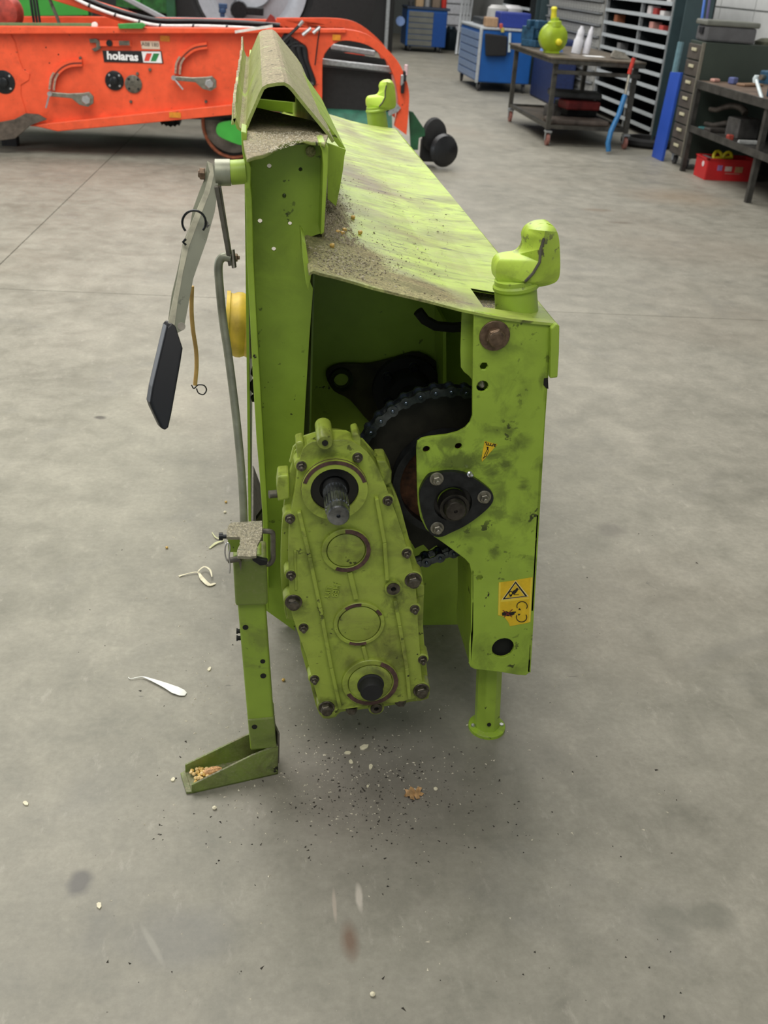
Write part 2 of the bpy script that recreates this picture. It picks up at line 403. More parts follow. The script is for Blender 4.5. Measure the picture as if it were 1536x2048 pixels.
# --- right post (folded channel plate with cut-outs)
def post():
    loop = [(948,622),(946,700),(945,790),(945,832),(940,846),(930,857),(915,865),(895,870),(860,874),(843,878),(835,884),(833,895),
        (834,960),(836,1010),(841,1036),(852,1058),(866,1072),(884,1084),(906,1100),(930,1118),(939,1128),(943,1145),(944,1200),(942,1266),(938,1290),
        (938,1325),(941,1334),(948,1338),(1000,1344),(1035,1350),(1052,1351),(1060,1344),(1064,1290),(1071,1150),(1080,1000),(1090,850),(1097,752),(1100,652)]
    def hole(x, y, r, n=12, ph=0.0, sx=1): return [p for p in circle(at(x, y, YP), r, n, 'y', ph)]
    c = at(1006, 1296, YP)
    big = [c+V((math.cos(2*PI*i/20)*.0255, 0, math.sin(2*PI*i/20)*.027)) for i in range(20)]
    holes = [hole(968,733,.0085,6), hole(965,773,.0120), hole(853,899,.0075), hole(917,893,.0075), hole(959,1156,.0080,6), big]
    mb = MB().prism(pl(loop, YP), (0, .008, 0), holes)
    # return flange down the right side and the folded lower lip
    mb.prism([at(1100,652,YP), at(1060,1344,YP), at(1060,1344,YP)+V((-.006,0,0)), at(1100,652,YP)+V((-.006,0,0))], (0, .16, 0))
    # left return flange of the lower leg, running back under the machine
    a, b, c2 = at(943,1140,YP), at(942,1266,YP), at(938,1325,YP)
    mb.prism([a, b, c2, c2+V((.006,0,0)), b+V((.006,0,0)), a+V((.006,0,0))], (0, .17, 0))
    return mb.build('post_plate', lime_grease, M, bevel=.0012, seg=2)
post_o = post()
MB().prism(pl([(1098,652),(1108,643),(1115,646),(1114,700),(1111,750),(1096,752)], YP), (0, -.016, 0)).build('side_flange', lime, M, bevel=.003)
MB().prism(pl([(924,622),(960,622),(960,775),(948,764),(938,752),(928,744),(922,735),(921,700)], YP+.035), (0, .005, 0)).build('return_flange', lime, M, bevel=.001)
# black sheet added behind the post's round hole, standing in for its dark depth
MB().prism(pl([(965,1262),(1045,1262),(1045,1330),(965,1330)], YP+.018), (0, .002, 0)).build('pocket_dark_sheet', black_int, M)
def hexbolt(c, r, h, mat, name, parent, washer=None, n=6, stud=0, ph=.3, tip=None, d=(0,-1,0)):
    mb = MB(); c = V(c); d = V(d)
    if washer: mb.lathe(c, d, [(0, washer), (.003, washer), (.0035, washer*.96)], 24); c = c+d*.003
    mb.lathe(c, d, [(0, r), (h*.85, r), (h, r*.88)], n, ph=ph)
    if stud: mb.lathe(c+d*h, d, [(0, stud), (tip or .006, stud), ((tip or .006)+.001, stud*.7)], 12)
    return mb.build(name, mat, parent, bevel=.0007)
hexbolt(at(989,671,YP), .019, .016, bolt_brown, 'flange_bolt', M, washer=.030, stud=.016, tip=.004)
# screw tip seen in the round hole
MB().lathe(at(966,774,YP)+V((0,.02,0)), (0,-1,0), [(0,.006),(.012,.006),(.016,.003)], 10).build('screw_tip', steel, M)
MB().prism(pl([(1088,757),(1096,756),(1097,778),(1092,776),(1087,770)], YP-.001), (0,.002,0)).build('edge_notch', black_int, M)
# --- triangular bearing flange
Bc = at(904, 1002, YP)
fl_loop = smoothpts([(868,943),(900,939),(928,943),(950,954),(972,970),(983,982),(984,996),(975,1010),(952,1030),(925,1048),(900,1060),(882,1068),(864,1066),(852,1050),(842,1022),(837,985),(843,965),(855,948)], 3)
bf = MB().prism(pl(fl_loop, YP), (0, -.012, 0), [circle(Bc, .040, 24)]).build('bearing_flange', iron_black, M, bevel=.002)
MB().ring(at(903,1000,YP)+V((0,.02,0)), (0,-1,0), .030, .041, .022).build('seal_ring', plain('dark_seal', (34,33,32), .3, .3), bf, smooth=True)
MB().ring(Bc+V((0,-.005,0)), (0,-1,0), .024, .031, .026).build('lock_collar', plain('collar_steel', (66,64,60), .3, .8, .3, 60), bf, smooth=True)
MB().lathe(Bc+V((0,.02,0)), (0,-1,0), [(0,.023),(.062,.023),(.066,.020),(.066,.004),(.062,.003)], 28).build('shaft_end', plain('shaft_steel', (78,74,70), .35, .85, .3, 60), bf, smooth=True)
for x, y in ((873,957),(968,993),(874,1055)):
    hexbolt(at(x,y,YP-.012), .0105, .011, steel, 'flange_nut', bf, washer=.0145, stud=.0055, tip=.007)
MB().lathe(at(938,948,YP-.010), (0.1,-1,.35), [(0,.006),(.006,.006),(.007,.0035),(.014,.0035),(.016,.005),(.020,.004),(.022,.0015)], 12).build('grease_nipple', steel_bright, bf, smooth=True)
# --- stickers on the post
blk_print = plain('black_print', (26, 24, 18), .6, 0, 0); yel = plain('warning_yellow', (228, 190, 34), .5, 0, .08, 60); yel2 = plain('warning_yellow_border', (236, 210, 70), .5, 0, .05)
cream = plain('sticker_cream', (236, 222, 160), .5, 0, .05); redp = plain('sticker_red', (130, 44, 40), .5, 0, .1)
def zs(x, y): return (980+x/15.36, 1140+y/15.36)       # read off the enlarged view of the sticker
YS = YP-.0008
st = MB().prism(pl([zs(270,380),zs(620,340),zs(900,290),zs(1310,220),zs(1240,1590),zs(1150,1620),zs(920,1665),zs(610,1725),zs(560,1600),zs(440,1440),zs(330,1400),zs(245,1390)], YP-.0002), (0,-.0006,0)).build('warning_sticker', yel, M)
st['label'] = 'yellow crushed-hand warning sticker, torn at the lower left'
def flat(name, pts, mat, par, Y=YS, holes=()): return MB().prism(pl([zs(*p) for p in pts], Y), (0,-.0002,0), [pl([zs(*p) for p in h], Y) for h in holes]).build(name, mat, par)
flat('border_strip', [(278,385),(325,378),(305,1385),(250,1380)], yel2, st); flat('border_strip', [(1250,235),(1300,225),(1235,1580),(1185,1590)], yel2, st)
flat('border_strip', [(335,925),(1200,850),(1200,885),(325,985)], yel2, st)
flat('warning_triangle', [(785,320),(1190,810),(350,925)], cream, st, YS-.0001)
flat('triangle_outline', [(785,345),(1150,810),(385,905)], blk_print, st, YS-.0002, [[(783,410),(1075,798),(460,868)]])
flat('triangle_field', [(783,425),(1050,793),(485,860)], yel, st, YS-.0003)
def sline(name, pts, wpx, mat, par, Y=YS-.0005):
    P = [V((*zs(*p), 0)) for p in pts]; L = []; R = []
    for i, p in enumerate(P):
        t = (P[min(i+1, len(P)-1)]-P[max(i-1, 0)]).normalized(); q = V((-t.y, t.x, 0))*wpx/15.36/2; L.append(p+q); R.append(p-q)
    mb = MB()
    for i in range(len(P)-1): mb.prism([at(p.x, p.y, Y) for p in (L[i], L[i+1], R[i+1], R[i])], (0,-.0002,0))
    return mb.build(name, mat, par)
def arc(cx, cy, rx, ry, a0, a1, n=18): return [(cx+rx*math.cos(math.radians(a0+(a1-a0)*i/n)), cy-ry*math.sin(math.radians(a0+(a1-a0)*i/n))) for i in range(n+1)]
sline('pictogram', arc(635,715,52,62,0,360), 26, blk_print, st); flat('pictogram', [(690,650),(790,590),(800,560),(870,548),(850,640),(800,700),(740,760),(700,740)], blk_print, st, YS-.0005)
flat('pictogram', [(600,760),(680,740),(672,820),(650,800),(630,825),(600,815)], blk_print, st, YS-.0005)
sline('pictogram', [(740,762),(890,750)], 14, blk_print, st); sline('pictogram', [(850,600),(915,585)], 12, blk_print, st)
sline('rotation_arrow', arc(985,1110,160,140,-32,205), 26, blk_print, st); flat('rotation_arrow', [(955,1235),(870,1225),(905,1165)], blk_print, st, YS-.0005)
sline('rotation_arrow', arc(970,1450,160,145,32,-205), 26, blk_print, st); flat('rotation_arrow', [(940,1345),(850,1345),(885,1410)], blk_print, st, YS-.0005)
flat('pictogram', [(370,1310),(500,1265),(610,1300),(700,1280),(795,1275),(795,1310),(740,1330),(760,1350),(700,1390),(560,1415),(450,1400),(372,1400)], blk_print, st, YS-.0005)
sline('cross_out', [(390,1235),(680,1445)], 24, redp, st, YS-.0008); sline('cross_out', [(690,1210),(430,1450)], 24, redp, st, YS-.0008)
def zg(x, y): return (820+x/5.297, 860+y/5.297)
g = MB().prism(pl([zg(790,115),zg(925,152),zg(762,335),zg(757,300)], YP-.0002), (0,-.0006,0)).build('grease_sticker', yel, M); g['label'] = 'small yellow triangular grease sticker'
tm = text_mesh('arrn,', .0125, blk_print, .0003, .0001); o = place('lettering', tm, at(*zg(850,158), YP-.0012), g, rot=(PI/2, PI+.20, 0))
def gline(pts, wpx):
    P = [V((*zg(*p), 0)) for p in pts]; mb = MB()
    for a, b in zip(P, P[1:]):
        t = (b-a).normalized(); q = V((-t.y, t.x, 0))*wpx/5.297/2
        mb.prism([at(p.x, p.y, YP-.0010) for p in (a+q, b+q, b-q, a-q)], (0,-.0002,0))
    return mb.build('grease_gun_symbol', blk_print, g)
gline([(822,205),(832,215),(805,280),(790,285),(792,260),(818,208)], 7); gline([(826,178),(820,206)], 14); gline([(832,190),(812,183)], 9); gline([(790,283),(775,300)], 10)

# --- top sheet: curved across, flat along, with the triangular cut-out by the hook
prof_px = [(612,552),(618,546),(627,541.5),(640,546),(667,552),(707,563),(747,575),(792,586),(830,595),(867,604),(920,618),(974,629),(1015,636),(1060,642),(1112,647)]
prof = [at(x, y, YP-.004) for x, y in prof_px]
def zprof(X):
    for a, b in zip(prof, prof[1:]):
        if a.x <= X <= b.x: return a.z+(b.z-a.z)*(X-a.x)/(b.x-a.x)
    return prof[-1].z if X > prof[-1].x else prof[0].z
def top_sheet():
    za = 1.09
    pa, pb, pc = fl(941,575,za), fl(1010,588,za), fl(967,612,za)
    xs = sorted([p.x for p in prof[1:]]+[pa.x, pc.x, pa.x+.10]); y1 = 4.32
    Ya, Yc = pa.y, pc.y
    ys = [YP-.004, Yc, Ya]; nrow = 22
    ys += [Ya+(y1-Ya)*i/nrow for i in range(1, nrow+1)]
    random.seed(3)
    def pt(X, Y):
        # the sheet's left part starts further back behind the column
        return V((X, Y, zprof(X)+ (0 if Y < 2 else .002*math.sin(Y*3.1+X*9))))
    top = [[pt(x, y) for x in xs] for y in ys]; mb = MB(); th = V((0,0,-.005))
    idx = {}; vs = []; fs = []
    def vid(p):
        k = (round(p.x,5), round(p.y,5), round(p.z,5))
        if k not in idx: idx[k] = len(vs); vs.append(p)
        return idx[k]
    for j in range(len(ys)-1):
        for i in range(len(xs)-1):
            q = [top[j][i], top[j][i+1], top[j+1][i+1], top[j+1][i]]
            xm = (xs[i]+xs[i+1])/2
            if j == 1 and pa.x-1e-6 <= xs[i] and xs[i+1] <= pa.x+.10+1e-6:
                f = lambda X: Yc+(Ya-Yc)*max(0, 1-(X-pa.x)/max(1e-6, (pc.x-pa.x)))   # diagonal edge of the hole
                a, b = f(xs[i]), f(xs[i+1])
                q = [top[j][i], top[j][i+1], pt(xs[i+1], max(b, Yc+.0005)), pt(xs[i], max(a, Yc+.0005))]
            fs.append([vid(p) for p in q])
            fs.append([vid(p+th) for p in reversed(q)])
    # rims
    for i in range(len(xs)-1):
        a, b = top[0][i], top[0][i+1]; fs.append([vid(a+th), vid(b+th), vid(b), vid(a)])
        a, b = top[-1][i], top[-1][i+1]; fs.append([vid(b+th), vid(a+th), vid(a), vid(b)])
    for j in range(len(ys)-1):
        for c in (0, -1):
            a, b = top[j][c], top[j+1][c]; fs.append([vid(a+th), vid(b+th), vid(b), vid(a)])
    mb.add(vs, fs)
    # dropped lip along the right edge
    r = prof[-1]
    mb.prism([V((r.x, YP-.004, r.z)), V((r.x+.004, YP-.004, r.z-.002)), V((r.x+.004, YP-.004, r.z-.035)), V((r.x, YP-.004, r.z-.035))], (0, 2.5, 0))
    o = mb.build('top_sheet', lime_sheet, M)
    MB().prism([fl(935,570,za-.03), fl(1030,580,za-.03), fl(1030,622,za-.03), fl(960,618,za-.03)], (0,0,-.004)).build('notch_plate', lime_crust, M)
    return o
top_sheet()
# bent-down corner at the left front of the sheet
MB().prism(pl([(604,478),(612,490),(620,545),(623,548),(620,566),(617,581),(612,566),(606,520)], 1.86), (.0, .12, 0)).build('sheet_corner', lime, M, bevel=.001)

# --- left column
col_loop = [(484,300),(560,292),(645,286),(654,300),(651,380),(643,466),(620,474),(608,484),(612,545),(626,577),(618,685),(611,800),(606,900),(600,1050),(590,1262),(531,1220),(527,1040),(516,860),(506,700),(500,560),(496,420),(492,380),(490,340)]
holes = [circle(at(x, y, YE), r, 10) for x, y, r in ((538.5,332,.0045),(601,338.6,.004),(520,442,.0047),(580,447,.004),(547.6,498,.0045))]
MB().prism(pl(col_loop, YE), (0, .006, 0), holes).build('column_plate', lime_clean, M)
MB().lathe(at(568.5,391,YE), (0,-1,0), [(0,.004),(.002,.004),(.003,.002)], 10).build('rivet', plain('rivet', (60, 76, 20), .4), M)
# front edge of the folded left flange
edge = [(482,262),(484,300),(491,332),(489,372),(492,420),(494,520),(499,620),(506,760),(513,880),(519,950),(525,1030),(530,1215),(538,1221),(536,1040),(528,900),(520,760),(512,620),(507,520),(504,400),(501,372),(502,336),(493,312),(494,266)]
MB().prism(pl(edge, 1.965), (0, .10, 0)).build('column_flange', lime, M, bevel=.002)
MB().prism(pl([(636,284),(650,284),(657,296),(656,340),(652,400),(648,466),(641,470),(644,400),(646,330),(644,302)], 1.98), (0, .085, 0)).build('column_rim', lime, M, bevel=.002)
MB().lathe(at(621,302,2.055), (0,-1,0), [(0,.010),(.010,.010),(.012,.006)], 12).build('weld_stub', lime_sheet, M, smooth=True)
# walls closing the box; the outer side walls are unseen, added to block light
MB().prism([V((-.022, YE+.01, 1.34)), V((-.016, YE+.01, .40)), V((-.010, YE+.01, .40)), V((-.016, YE+.01, 1.34))], (0, 2.2, 0)).build('unseen_side_wall', lime_clean, M)
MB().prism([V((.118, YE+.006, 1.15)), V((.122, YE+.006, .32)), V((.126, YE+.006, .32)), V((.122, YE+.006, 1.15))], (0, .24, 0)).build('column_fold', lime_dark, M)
MB().prism([V((.135, YE+.01, 1.34)), V((.135, YE+.01, 1.14)), V((.140, YE+.01, 1.14)), V((.140, YE+.01, 1.34))], (0, 1.85, 0)).build('hood_wall', lime_sheet, M)
MB().prism([V((.560, 1.97, 1.06)), V((.600, 1.97, .48)), V((.605, 1.97, .48)), V((.565, 1.97, 1.06))], (0, 2.3, 0)).build('unseen_side_wall', lime_clean, M)
MB().prism(pl([(655,286),(692,299),(689,312),(686,340),(680,375),(672,413),(655,398)], 2.30), (0, .006, 0)).build('hood_bracket', lime, M, bevel=.001)

# --- dusty ledge on top of the column (wavy torn front edge)
ZL = 1.355
led = [fl(x, y, ZL) for x, y in ((484,266),(489,300),(494,318),(510,312),(527,309),(540,303),(552,295),(563,288),(578,284),(592,280),(606,279),(622,283),(640,284),(650,288),(654,276),(650,263))]
far = [fl(626, 241, ZL), fl(511, 214, ZL)]
MB().prism(led[:14]+[V((.150, 2.15, ZL))]+far, (0,0,-.007)).build('ledge_plate', lime_crust, M, bevel=.002)

# --- hood: gutter and ridge in one folded sheet
hp = [(462,217),(466,238),(474,258),(486,266),(496,256),(502,240),(524,189),(529,179),(536,175),(553,172),(568,171),(575,175),(582,182),(606,212),(636,248),(652,268),(664,286)]
h = strip(pl(hp, 2.08), 2.08, 3.72, .006, ny=30)
random.seed(11)
for i, p in enumerate(h.v):
    if p.y < 2.2 or p.y > 3.6:
        pass
    h.v[i] = p+V((0, 0, 0))
n0 = len(hp)
for k in range(31):        # torn upper edge of the gutter wall
    dz = .010*math.sin(k*1.7)*math.sin(k*.61)+(-.03 if k in (0, 1) else 0)+(.02 if k > 28 else 0)
    for q in (0, n0): h.v[k*2*n0+q] += V((0, 0, dz))
h.build('hood', lime_crust, M)
MB().prism(pl([(640,226),(690,296),(692,302),(686,304),(636,240)], 2.32), (0, .9, 0)).build('hood_flap', lime, M)
MB().prism(pl([(512,196),(606,205),(608,229),(512,219)], 3.95), (0, .05, 0)).build('cross_member', lime_clean, M, bevel=.004)
MB().prism(pl([(505,196),(520,176),(535,168),(570,168),(585,180),(604,206)], 3.70), (0, .006, 0)).build('hood_dark_sheet', iron_black, M)  # dark sheet added in place of the shade under the hood
MB().prism(pl([(600,212),(618,216),(622,240),(600,236)], 3.9), (0, .03, 0)).build('cross_bracket', steel_grey, M, bevel=.004)

# --- inside: back panel, bearing plate, bits
MB().prism(pl([(535,1218),(600,1271),(700,1268),(820,1264),(935,1256),(985,1252),(985,560),(600,480)], 2.33), (0, .008, 0), [[q for q in circle(at(818,768,2.33), .078, 28)]]).build('back_panel', lime_clean, M)
MB().prism([V((.27,4.26,1.11)), V((.55,4.26,1.05)), V((.60,4.26,.35)), V((.27,4.26,.35))], (0, .006, 0)).build('unseen_end_panel', lime_clean, M)  # unseen panel added to stop light leaking in from the rear
bp = MB().prism(pl(smoothpts([(652,752),(662,735),(690,728),(740,728),(790,716),(840,706),(885,740),(890,800),(860,860),(800,880),(745,850),(700,800),(668,782)], 3), 2.30), (0, .012, 0)).build('bearing_plate', plain('soiled_plate', (54, 52, 28), .6, .3, .4, 20), M, bevel=.002)
MB().ring(at(682,757,2.30), (0,-1,0), .0185, .029, .016).build('bush_ring', plain('bush', (46, 56, 34), .35, .5, .3), bp, smooth=True)
MB().lathe(at(682,757,2.30), (0,-1,0), [(0,.018),(.001,.018)], 20).build('bush_bore', lime_clean, bp)
MB().lathe(at(812,775,2.30), (0,-1,0), [(0,.085),(.02,.085),(.022,.06),(.06,.05),(.062,.03),(.12,.028)], 28).build('inner_shaft', black_int, bp, smooth=True)
for a in range(5):
    c = at(812,775,2.24)+V((math.cos(a*1.3)*.055, 0, math.sin(a*1.3)*.055)); hexbolt(c, .010, .012, iron_black, 'clamp_nut', bp, washer=.013)
random.seed(5)
MB().tube([at(812,775,2.325)+V((math.cos(math.radians(a))*.092, 0, math.sin(math.radians(a))*.080)) for a in range(60, 125, 6)], .0035, 6).build('weld_bead', lime_sheet, M, smooth=True)
MB().prism(pl([(886,640),(892,640),(893,800),(886,800)], 2.2), (0, .12, 0)).build('inner_web', lime_clean, M)
MB().tube([at(x, y, 2.15) for x, y in ((836,622),(850,640),(872,652),(905,655),(940,652))], .012, 8).build('hydraulic_pipe', black_int, M, smooth=True)

# --- sprocket, brake ring and chain
SC = at(888, 948, 1.93); SR = .189
teeth = 38
def sprocket():
    pts = []
    for i in range(teeth*4):
        a = 2*PI*i/(teeth*4); r = SR + (.010 if i % 4 in (0,) else (-.004 if i % 4 == 2 else .002)); pts.append(SC+V((math.cos(a)*r, .005, math.sin(a)*r)))
    mb = MB().prism(pts, (0, .010, 0)); return mb.build('sprocket', plain('oily_sprocket', (44, 42, 34), .5, .35, .3, 25), M)
sp = sprocket()
MB().ring(SC+V((.006,.002,-.012)), (0,-1,0), .106, .122, .030).build('rim', iron_black, sp, smooth=True)
MB().lathe(SC+V((.006,.002,-.012)), (0,-1,0), [(0,.106),(.006,.106),(.010,.03)], 32).build('hub_disc', rust, sp, smooth=True)
MB().cyl(SC+V((.0,.0,-.005)), at(904,1002,YP+.01), .028).build('drive_shaft', iron_black, M, smooth=True)
pitch = 2*math.sin(PI/teeth)*(SR+.009)
def chain():
    o = MB().box(SC+V((-.19, -.002, 0)), (.004, .012, .004)).build('drive_chain', chain_m, M)
    def link(w, yo):        # figure-eight side plates of one link along +X
        L = pitch; mb = MB()
        for s in (-1, 1):
            pts = []
            for i in range(9): a = math.radians(40+280*i/8); pts.append(V((math.cos(a)*.0125, 0, math.sin(a)*.0125)))
            for i in range(9): a = math.radians(-140+280*i/8); pts.append(V((L+math.cos(a)*.0125, 0, math.sin(a)*.0125)))
            y = s*yo-(w/2); mb.prism([p+V((0, y, 0)) for p in pts], (0, w, 0))
        mb.lathe((0,yo,0), (0,-1,0), [(0,.0055),(2*yo,.0055)], 8)
        return mb
    outer = link(.003, .0150).mesh('chain_link', chain_m); inner = link(.003, .0110).mesh('chain_link_inner', chain_m)
    pin = MB().lathe((0,.019,0), (0,-1,0), [(0,.0042),(.038,.0042),(.039,.003)], 10).lathe((0,.009,0), (0,-1,0), [(0,.009),(.018,.009)], 12).mesh('chain_roller', plain('chain_roller_steel', (96, 108, 122), .25, .9, .2, 80), smooth=True)
    R = SR+.009; P = []
    a0 = math.radians(-79); k = int(round((2*PI-math.radians(101+79-8))/(2*PI/teeth)))
    for i in range(teeth//2+14):
        a = a0+2*PI*i/teeth; P.append(SC+V((math.cos(a)*R, 0, math.sin(a)*R)))
        if math.degrees(a) > 200: break
    # slack lower strand leading off behind the gearbox
    q = P[0]
    for i in range(5): q = q+V((-.93, 0, -.36 if i < 3 else -.2)).normalized()*pitch; P.insert(0, q.copy())
    for i in range(len(P)):
        place('roller', pin, P[i], o)
        if i < len(P)-1:
            d = P[i+1]-P[i]; place('chain_link', outer if i % 2 else inner, P[i], o, rot=(0, -math.atan2(d.z, d.x), 0))
chain()

# --- gearbox
GY = 1.775
g_out = smoothpts([(650,862),(622,868),(600,880),(589,892),(583,930),(573,975),(565,1040),(562,1100),(562,1160),(567,1200),(573,1238),(594,1244),(602,1300),(620,1365),(632,1412),(646,1437),(672,1434),(682,1424),(740,1417),(800,1408),(825,1403),(857,1397),(857,1370),(852,1320),(846,1250),(848,1185),(842,1150),(826,1105),(812,1055),(800,1010),(786,975),(768,938),(744,902),(718,874),(685,862)], 2)
def shift(pts, f, c=(705,1140)): return [(c[0]+(x-c[0])*f, c[1]+(y-c[1])*(1-(1-f)*.6)) for x, y in pts]
g_mid = [(x, y+max(0,(960-y))*.16) for x, y in g_out]
gb = MB().prism(pl(g_mid, GY+.035), (0, .020, 0)).build('gearbox', lime_cast, M, bevel=.003)
gb['label'] = 'oil-smeared cast lime gearbox with a splined shaft'
MB().prism(pl([(x, y+max(0,(960-y))*.10) for x, y in g_out], GY+.058), (0, .016, 0)).build('rear_flange', lime_cast, gb, bevel=.003)
MB().prism(pl(shift(g_out, .74, (705,1215)), GY+.07), (0, .15, 0)).build('rear_housing', lime_cast, gb, bevel=.012, seg=3)
g_in = smoothpts([(650,882),(625,884),(606,898),(598,930),(590,980),(580,1040),(577,1100),(578,1160),(584,1230),(612,1310),(636,1400),(650,1421),(690,1418),(760,1408),(838,1394),(842,1340),(836,1250),(830,1160),(806,1070),(782,1000),(760,945),(735,905),(710,886),(685,880)], 2)
MB().prism(pl(g_in, GY), (0, .042, 0)).build('front_cover', lime_cast, gb, bevel=.009, seg=3)
# stepped joint lines round the domed top
for k, f in ((0, 1.03), (1, .985)):
    MB().tube([at(x, y, GY+.045+.03*k) for x, y in shift([(585,925),(592,896),(612,876),(645,866),(690,866),(722,882),(750,914),(770,948)], f, (690,1000))], .004, 6).build('joint_seam', lime_cast, gb, smooth=True)
def grc(x, y): return at(x, y, GY)
# bearing nest and splined shaft
c = grc(668, 972)
MB().ring(c+V((0,.01,0)), (0,-1,0), .048, .066, .030).build('bearing_boss', lime_cast, gb, smooth=True)
MB().ring(c+V((0,-.012,0)), (0,-1,0), .062, .0668, .0015).build('gasket_line', rustedge, gb)
MB().ring(c+V((0,-.004,0)), (0,-1,0), .030, .0495, .010).build('shaft_seal', plain('seal_black', (24,24,22), .3, .2, .2), gb, smooth=True)
MB().lathe(c+V((0,-.001,0)), (0,-1,0), [(0,.050),(.001,.050)], 28).build('seal_bottom', black_int, gb)
nsp = 20
def spl(amp, r=.0225): return lambda a: r+(amp if math.sin(a*nsp) > 0 else -amp)
sh = MB()
sh.lathe(c, (0,-1,0), [(0,.024),(.03,.024)], 40)
sh.lathe(c+V((0,-.03,0)), (0,-1,0), [(0, spl(.0012)),(.030, spl(.0012))], 160)
sh.lathe(c+V((0,-.060,0)), (0,-1,0), [(0,.0212),(.004,.0212)], 40)
sh.lathe(c+V((0,-.064,0)), (0,-1,0), [(0, spl(.0014,.0226)),(.034, spl(.0014,.0226)),(.036,.0185)], 160)
sh.lathe(c+V((0,-.100,0)), (0,-1,0), [(0,.0215),(.022,.0215),(.025,.0195),(.025,.004),(.018,.003)], 32)
sh.build('splined_shaft', plain('greased_shaft', (138, 140, 142), .28, .9, .5, 25), gb)
# cover discs
def disc(x, y, R, r, back=.0, col=None, nm='cover_disc'):
    q = grc(x, y)
    MB().ring(q+V((0,.006,0)), (0,-1,0), r+.001, R, .014).build('cover_ring', lime_cast, gb, smooth=True, bevel=.002)
    MB().lathe(q+V((0,.004,0)), (0,-1,0), [(0,r-.001),(.010,r-.001),(.011,r-.003)], 40).build(nm, lime_cast, gb, smooth=True)
disc(692,1098,.052,.040); disc(718,1245,.056,.046)
def arcband(x, y, r0, r1, a0, a1, off=.0085):
    q = grc(x, y)+V((0,-off,0)); n = 14
    A = [q+V((math.cos(math.radians(a0+(a1-a0)*i/n))*r1, 0, math.sin(math.radians(a0+(a1-a0)*i/n))*r1)) for i in range(n+1)]
    B = [q+V((math.cos(math.radians(a0+(a1-a0)*i/n))*r0, 0, math.sin(math.radians(a0+(a1-a0)*i/n))*r0)) for i in range(n+1)]
    mb = MB()
    for i in range(n): mb.prism([A[i], A[i+1], B[i+1], B[i]], (0,-.0006,0))
    return mb.build('bare_patch', rustedge, gb)
arcband(692,1098,.042,.051,-115,95); arcband(718,1245,.048,.055,88,128); arcband(718,1245,.048,.055,28,46); arcband(718,1245,.048,.055,-112,-70)
arcband(741,1362,.052,.062,70,-150); arcband(668,972,.058,.0655,18,165,.0205)
q = grc(740,1362)
MB().ring(q+V((0,.008,0)), (0,-1,0), .050, .064, .016).build('bearing_boss', lime_cast, gb, smooth=True, bevel=.002)
MB().lathe(q+V((0,.004,0)), (0,-1,0), [(0,.049),(.012,.049),(.015,.045),(.017,.028)], 40).build('end_cover', lime_cast, gb, smooth=True)
MB().lathe(q+V((0,-.012,0)), (0,-1,0), [(0,.030),(.004,.030),(.006,.0265),(.026,.0255),(.031,.022)], 32).build('shaft_cap', rubber_m, gb, smooth=True)
# ribs
def rib(pts, w, hgt, nm='rib'):
    mb = MB()
    for (a, b) in zip(pts, pts[1:]): mb.bar(grc(*a)+V((0,-hgt/2+.003,0)), grc(*b)+V((0,-hgt/2+.003,0)), w, hgt, up=(0,-1,0))
    mb.build(nm, lime_cast, gb, bevel=.002)
rib([(598,1020),(619,1110),(640,1210),(662,1330),(680,1412)], .0085, .016); rib([(752,992),(768,1080),(773,1155)], .0085, .016); rib([(789,1196),(798,1245),(812,1330),(818,1392)], .0085, .016)
rib([(699,1142),(712,1196)], .011, .010); rib([(726,1290),(733,1318)], .009, .010); rib([(590,1100),(592,1180)], .006, .006)
# lugs
def lug(pts, y0, dy): MB().prism(pl(pts, y0), (0, dy, 0)).build('lug', lime_cast, gb, bevel=.004)
MB().lathe(grc(649,884)+V((0,.055,.012)), (0,-1,-.1), [(0,.0165),(.066,.0165),(.070,.014),(.070,.006),(.060,.005)], 24).build('breather_boss', lime_cast, gb, smooth=True)
MB().cyl(grc(649,884)+V((0,-.016,.0055)), grc(649,884)+V((0,-.0175,.0055)), .006, n=14).build('boss_hole', black_int, gb)
lug([(556,953),(578,951),(580,998),(556,1004),(553,975)], GY+.02, .05)
MB().tube([at(538,989,GY+.03), at(560,987,GY+.035)], .0085, 12).build('stud', steel_dull, gb, smooth=True)
lug([(753,922),(772,921),(784,945),(783,968),(768,975),(758,950)], GY+.02, .06); lug([(704,868),(716,865),(722,878),(722,905),(708,905)], GY+.005, .05); lug([(591,886),(606,882),(612,905),(612,930),(596,930)], GY+.008, .045)
lug([(572,1215),(600,1218),(596,1246),(575,1238)], GY+.03, .03); lug([(826,1165),(849,1170),(849,1192),(834,1196)], GY+.03, .03)
lug([(640,1420),(678,1418),(676,1424),(668,1435),(645,1438)], GY-.002, .04); lug([(824,1378),(858,1372),(858,1398),(832,1403)], GY-.002, .04)
for x, y in ((603,931),(715,914),(775,1000),(580,1036),(813,1105),(582,1149),(829,1217),(607,1254),(845,1318),(629,1357)):
    MB().lathe(grc(x,y)+V((0,.035,0)), (0,-1,0), [(0,.015),(.034,.014),(.036,.011)], 18).build('bolt_boss', lime_cast, gb, smooth=True)
    hexbolt(grc(x,y)+V((0,-.001,0)), .0085, .007, bolt_m, 'cover_bolt', gb, washer=.0105, stud=.0045, tip=.007)
for x, y in ((587,1203),(826,1159),(653,1414),(842,1379)):
    MB().lathe(grc(x,y)+V((0,.035,0)), (0,-1,0), [(0,.022),(.034,.021),(.036,.018)], 20).build('bolt_boss', lime_cast, gb, smooth=True)
    hexbolt(grc(x,y)+V((0,-.001,0)), .0145, .012, bolt_m, 'mounting_bolt', gb, washer=.0185, stud=.0125, tip=.002)
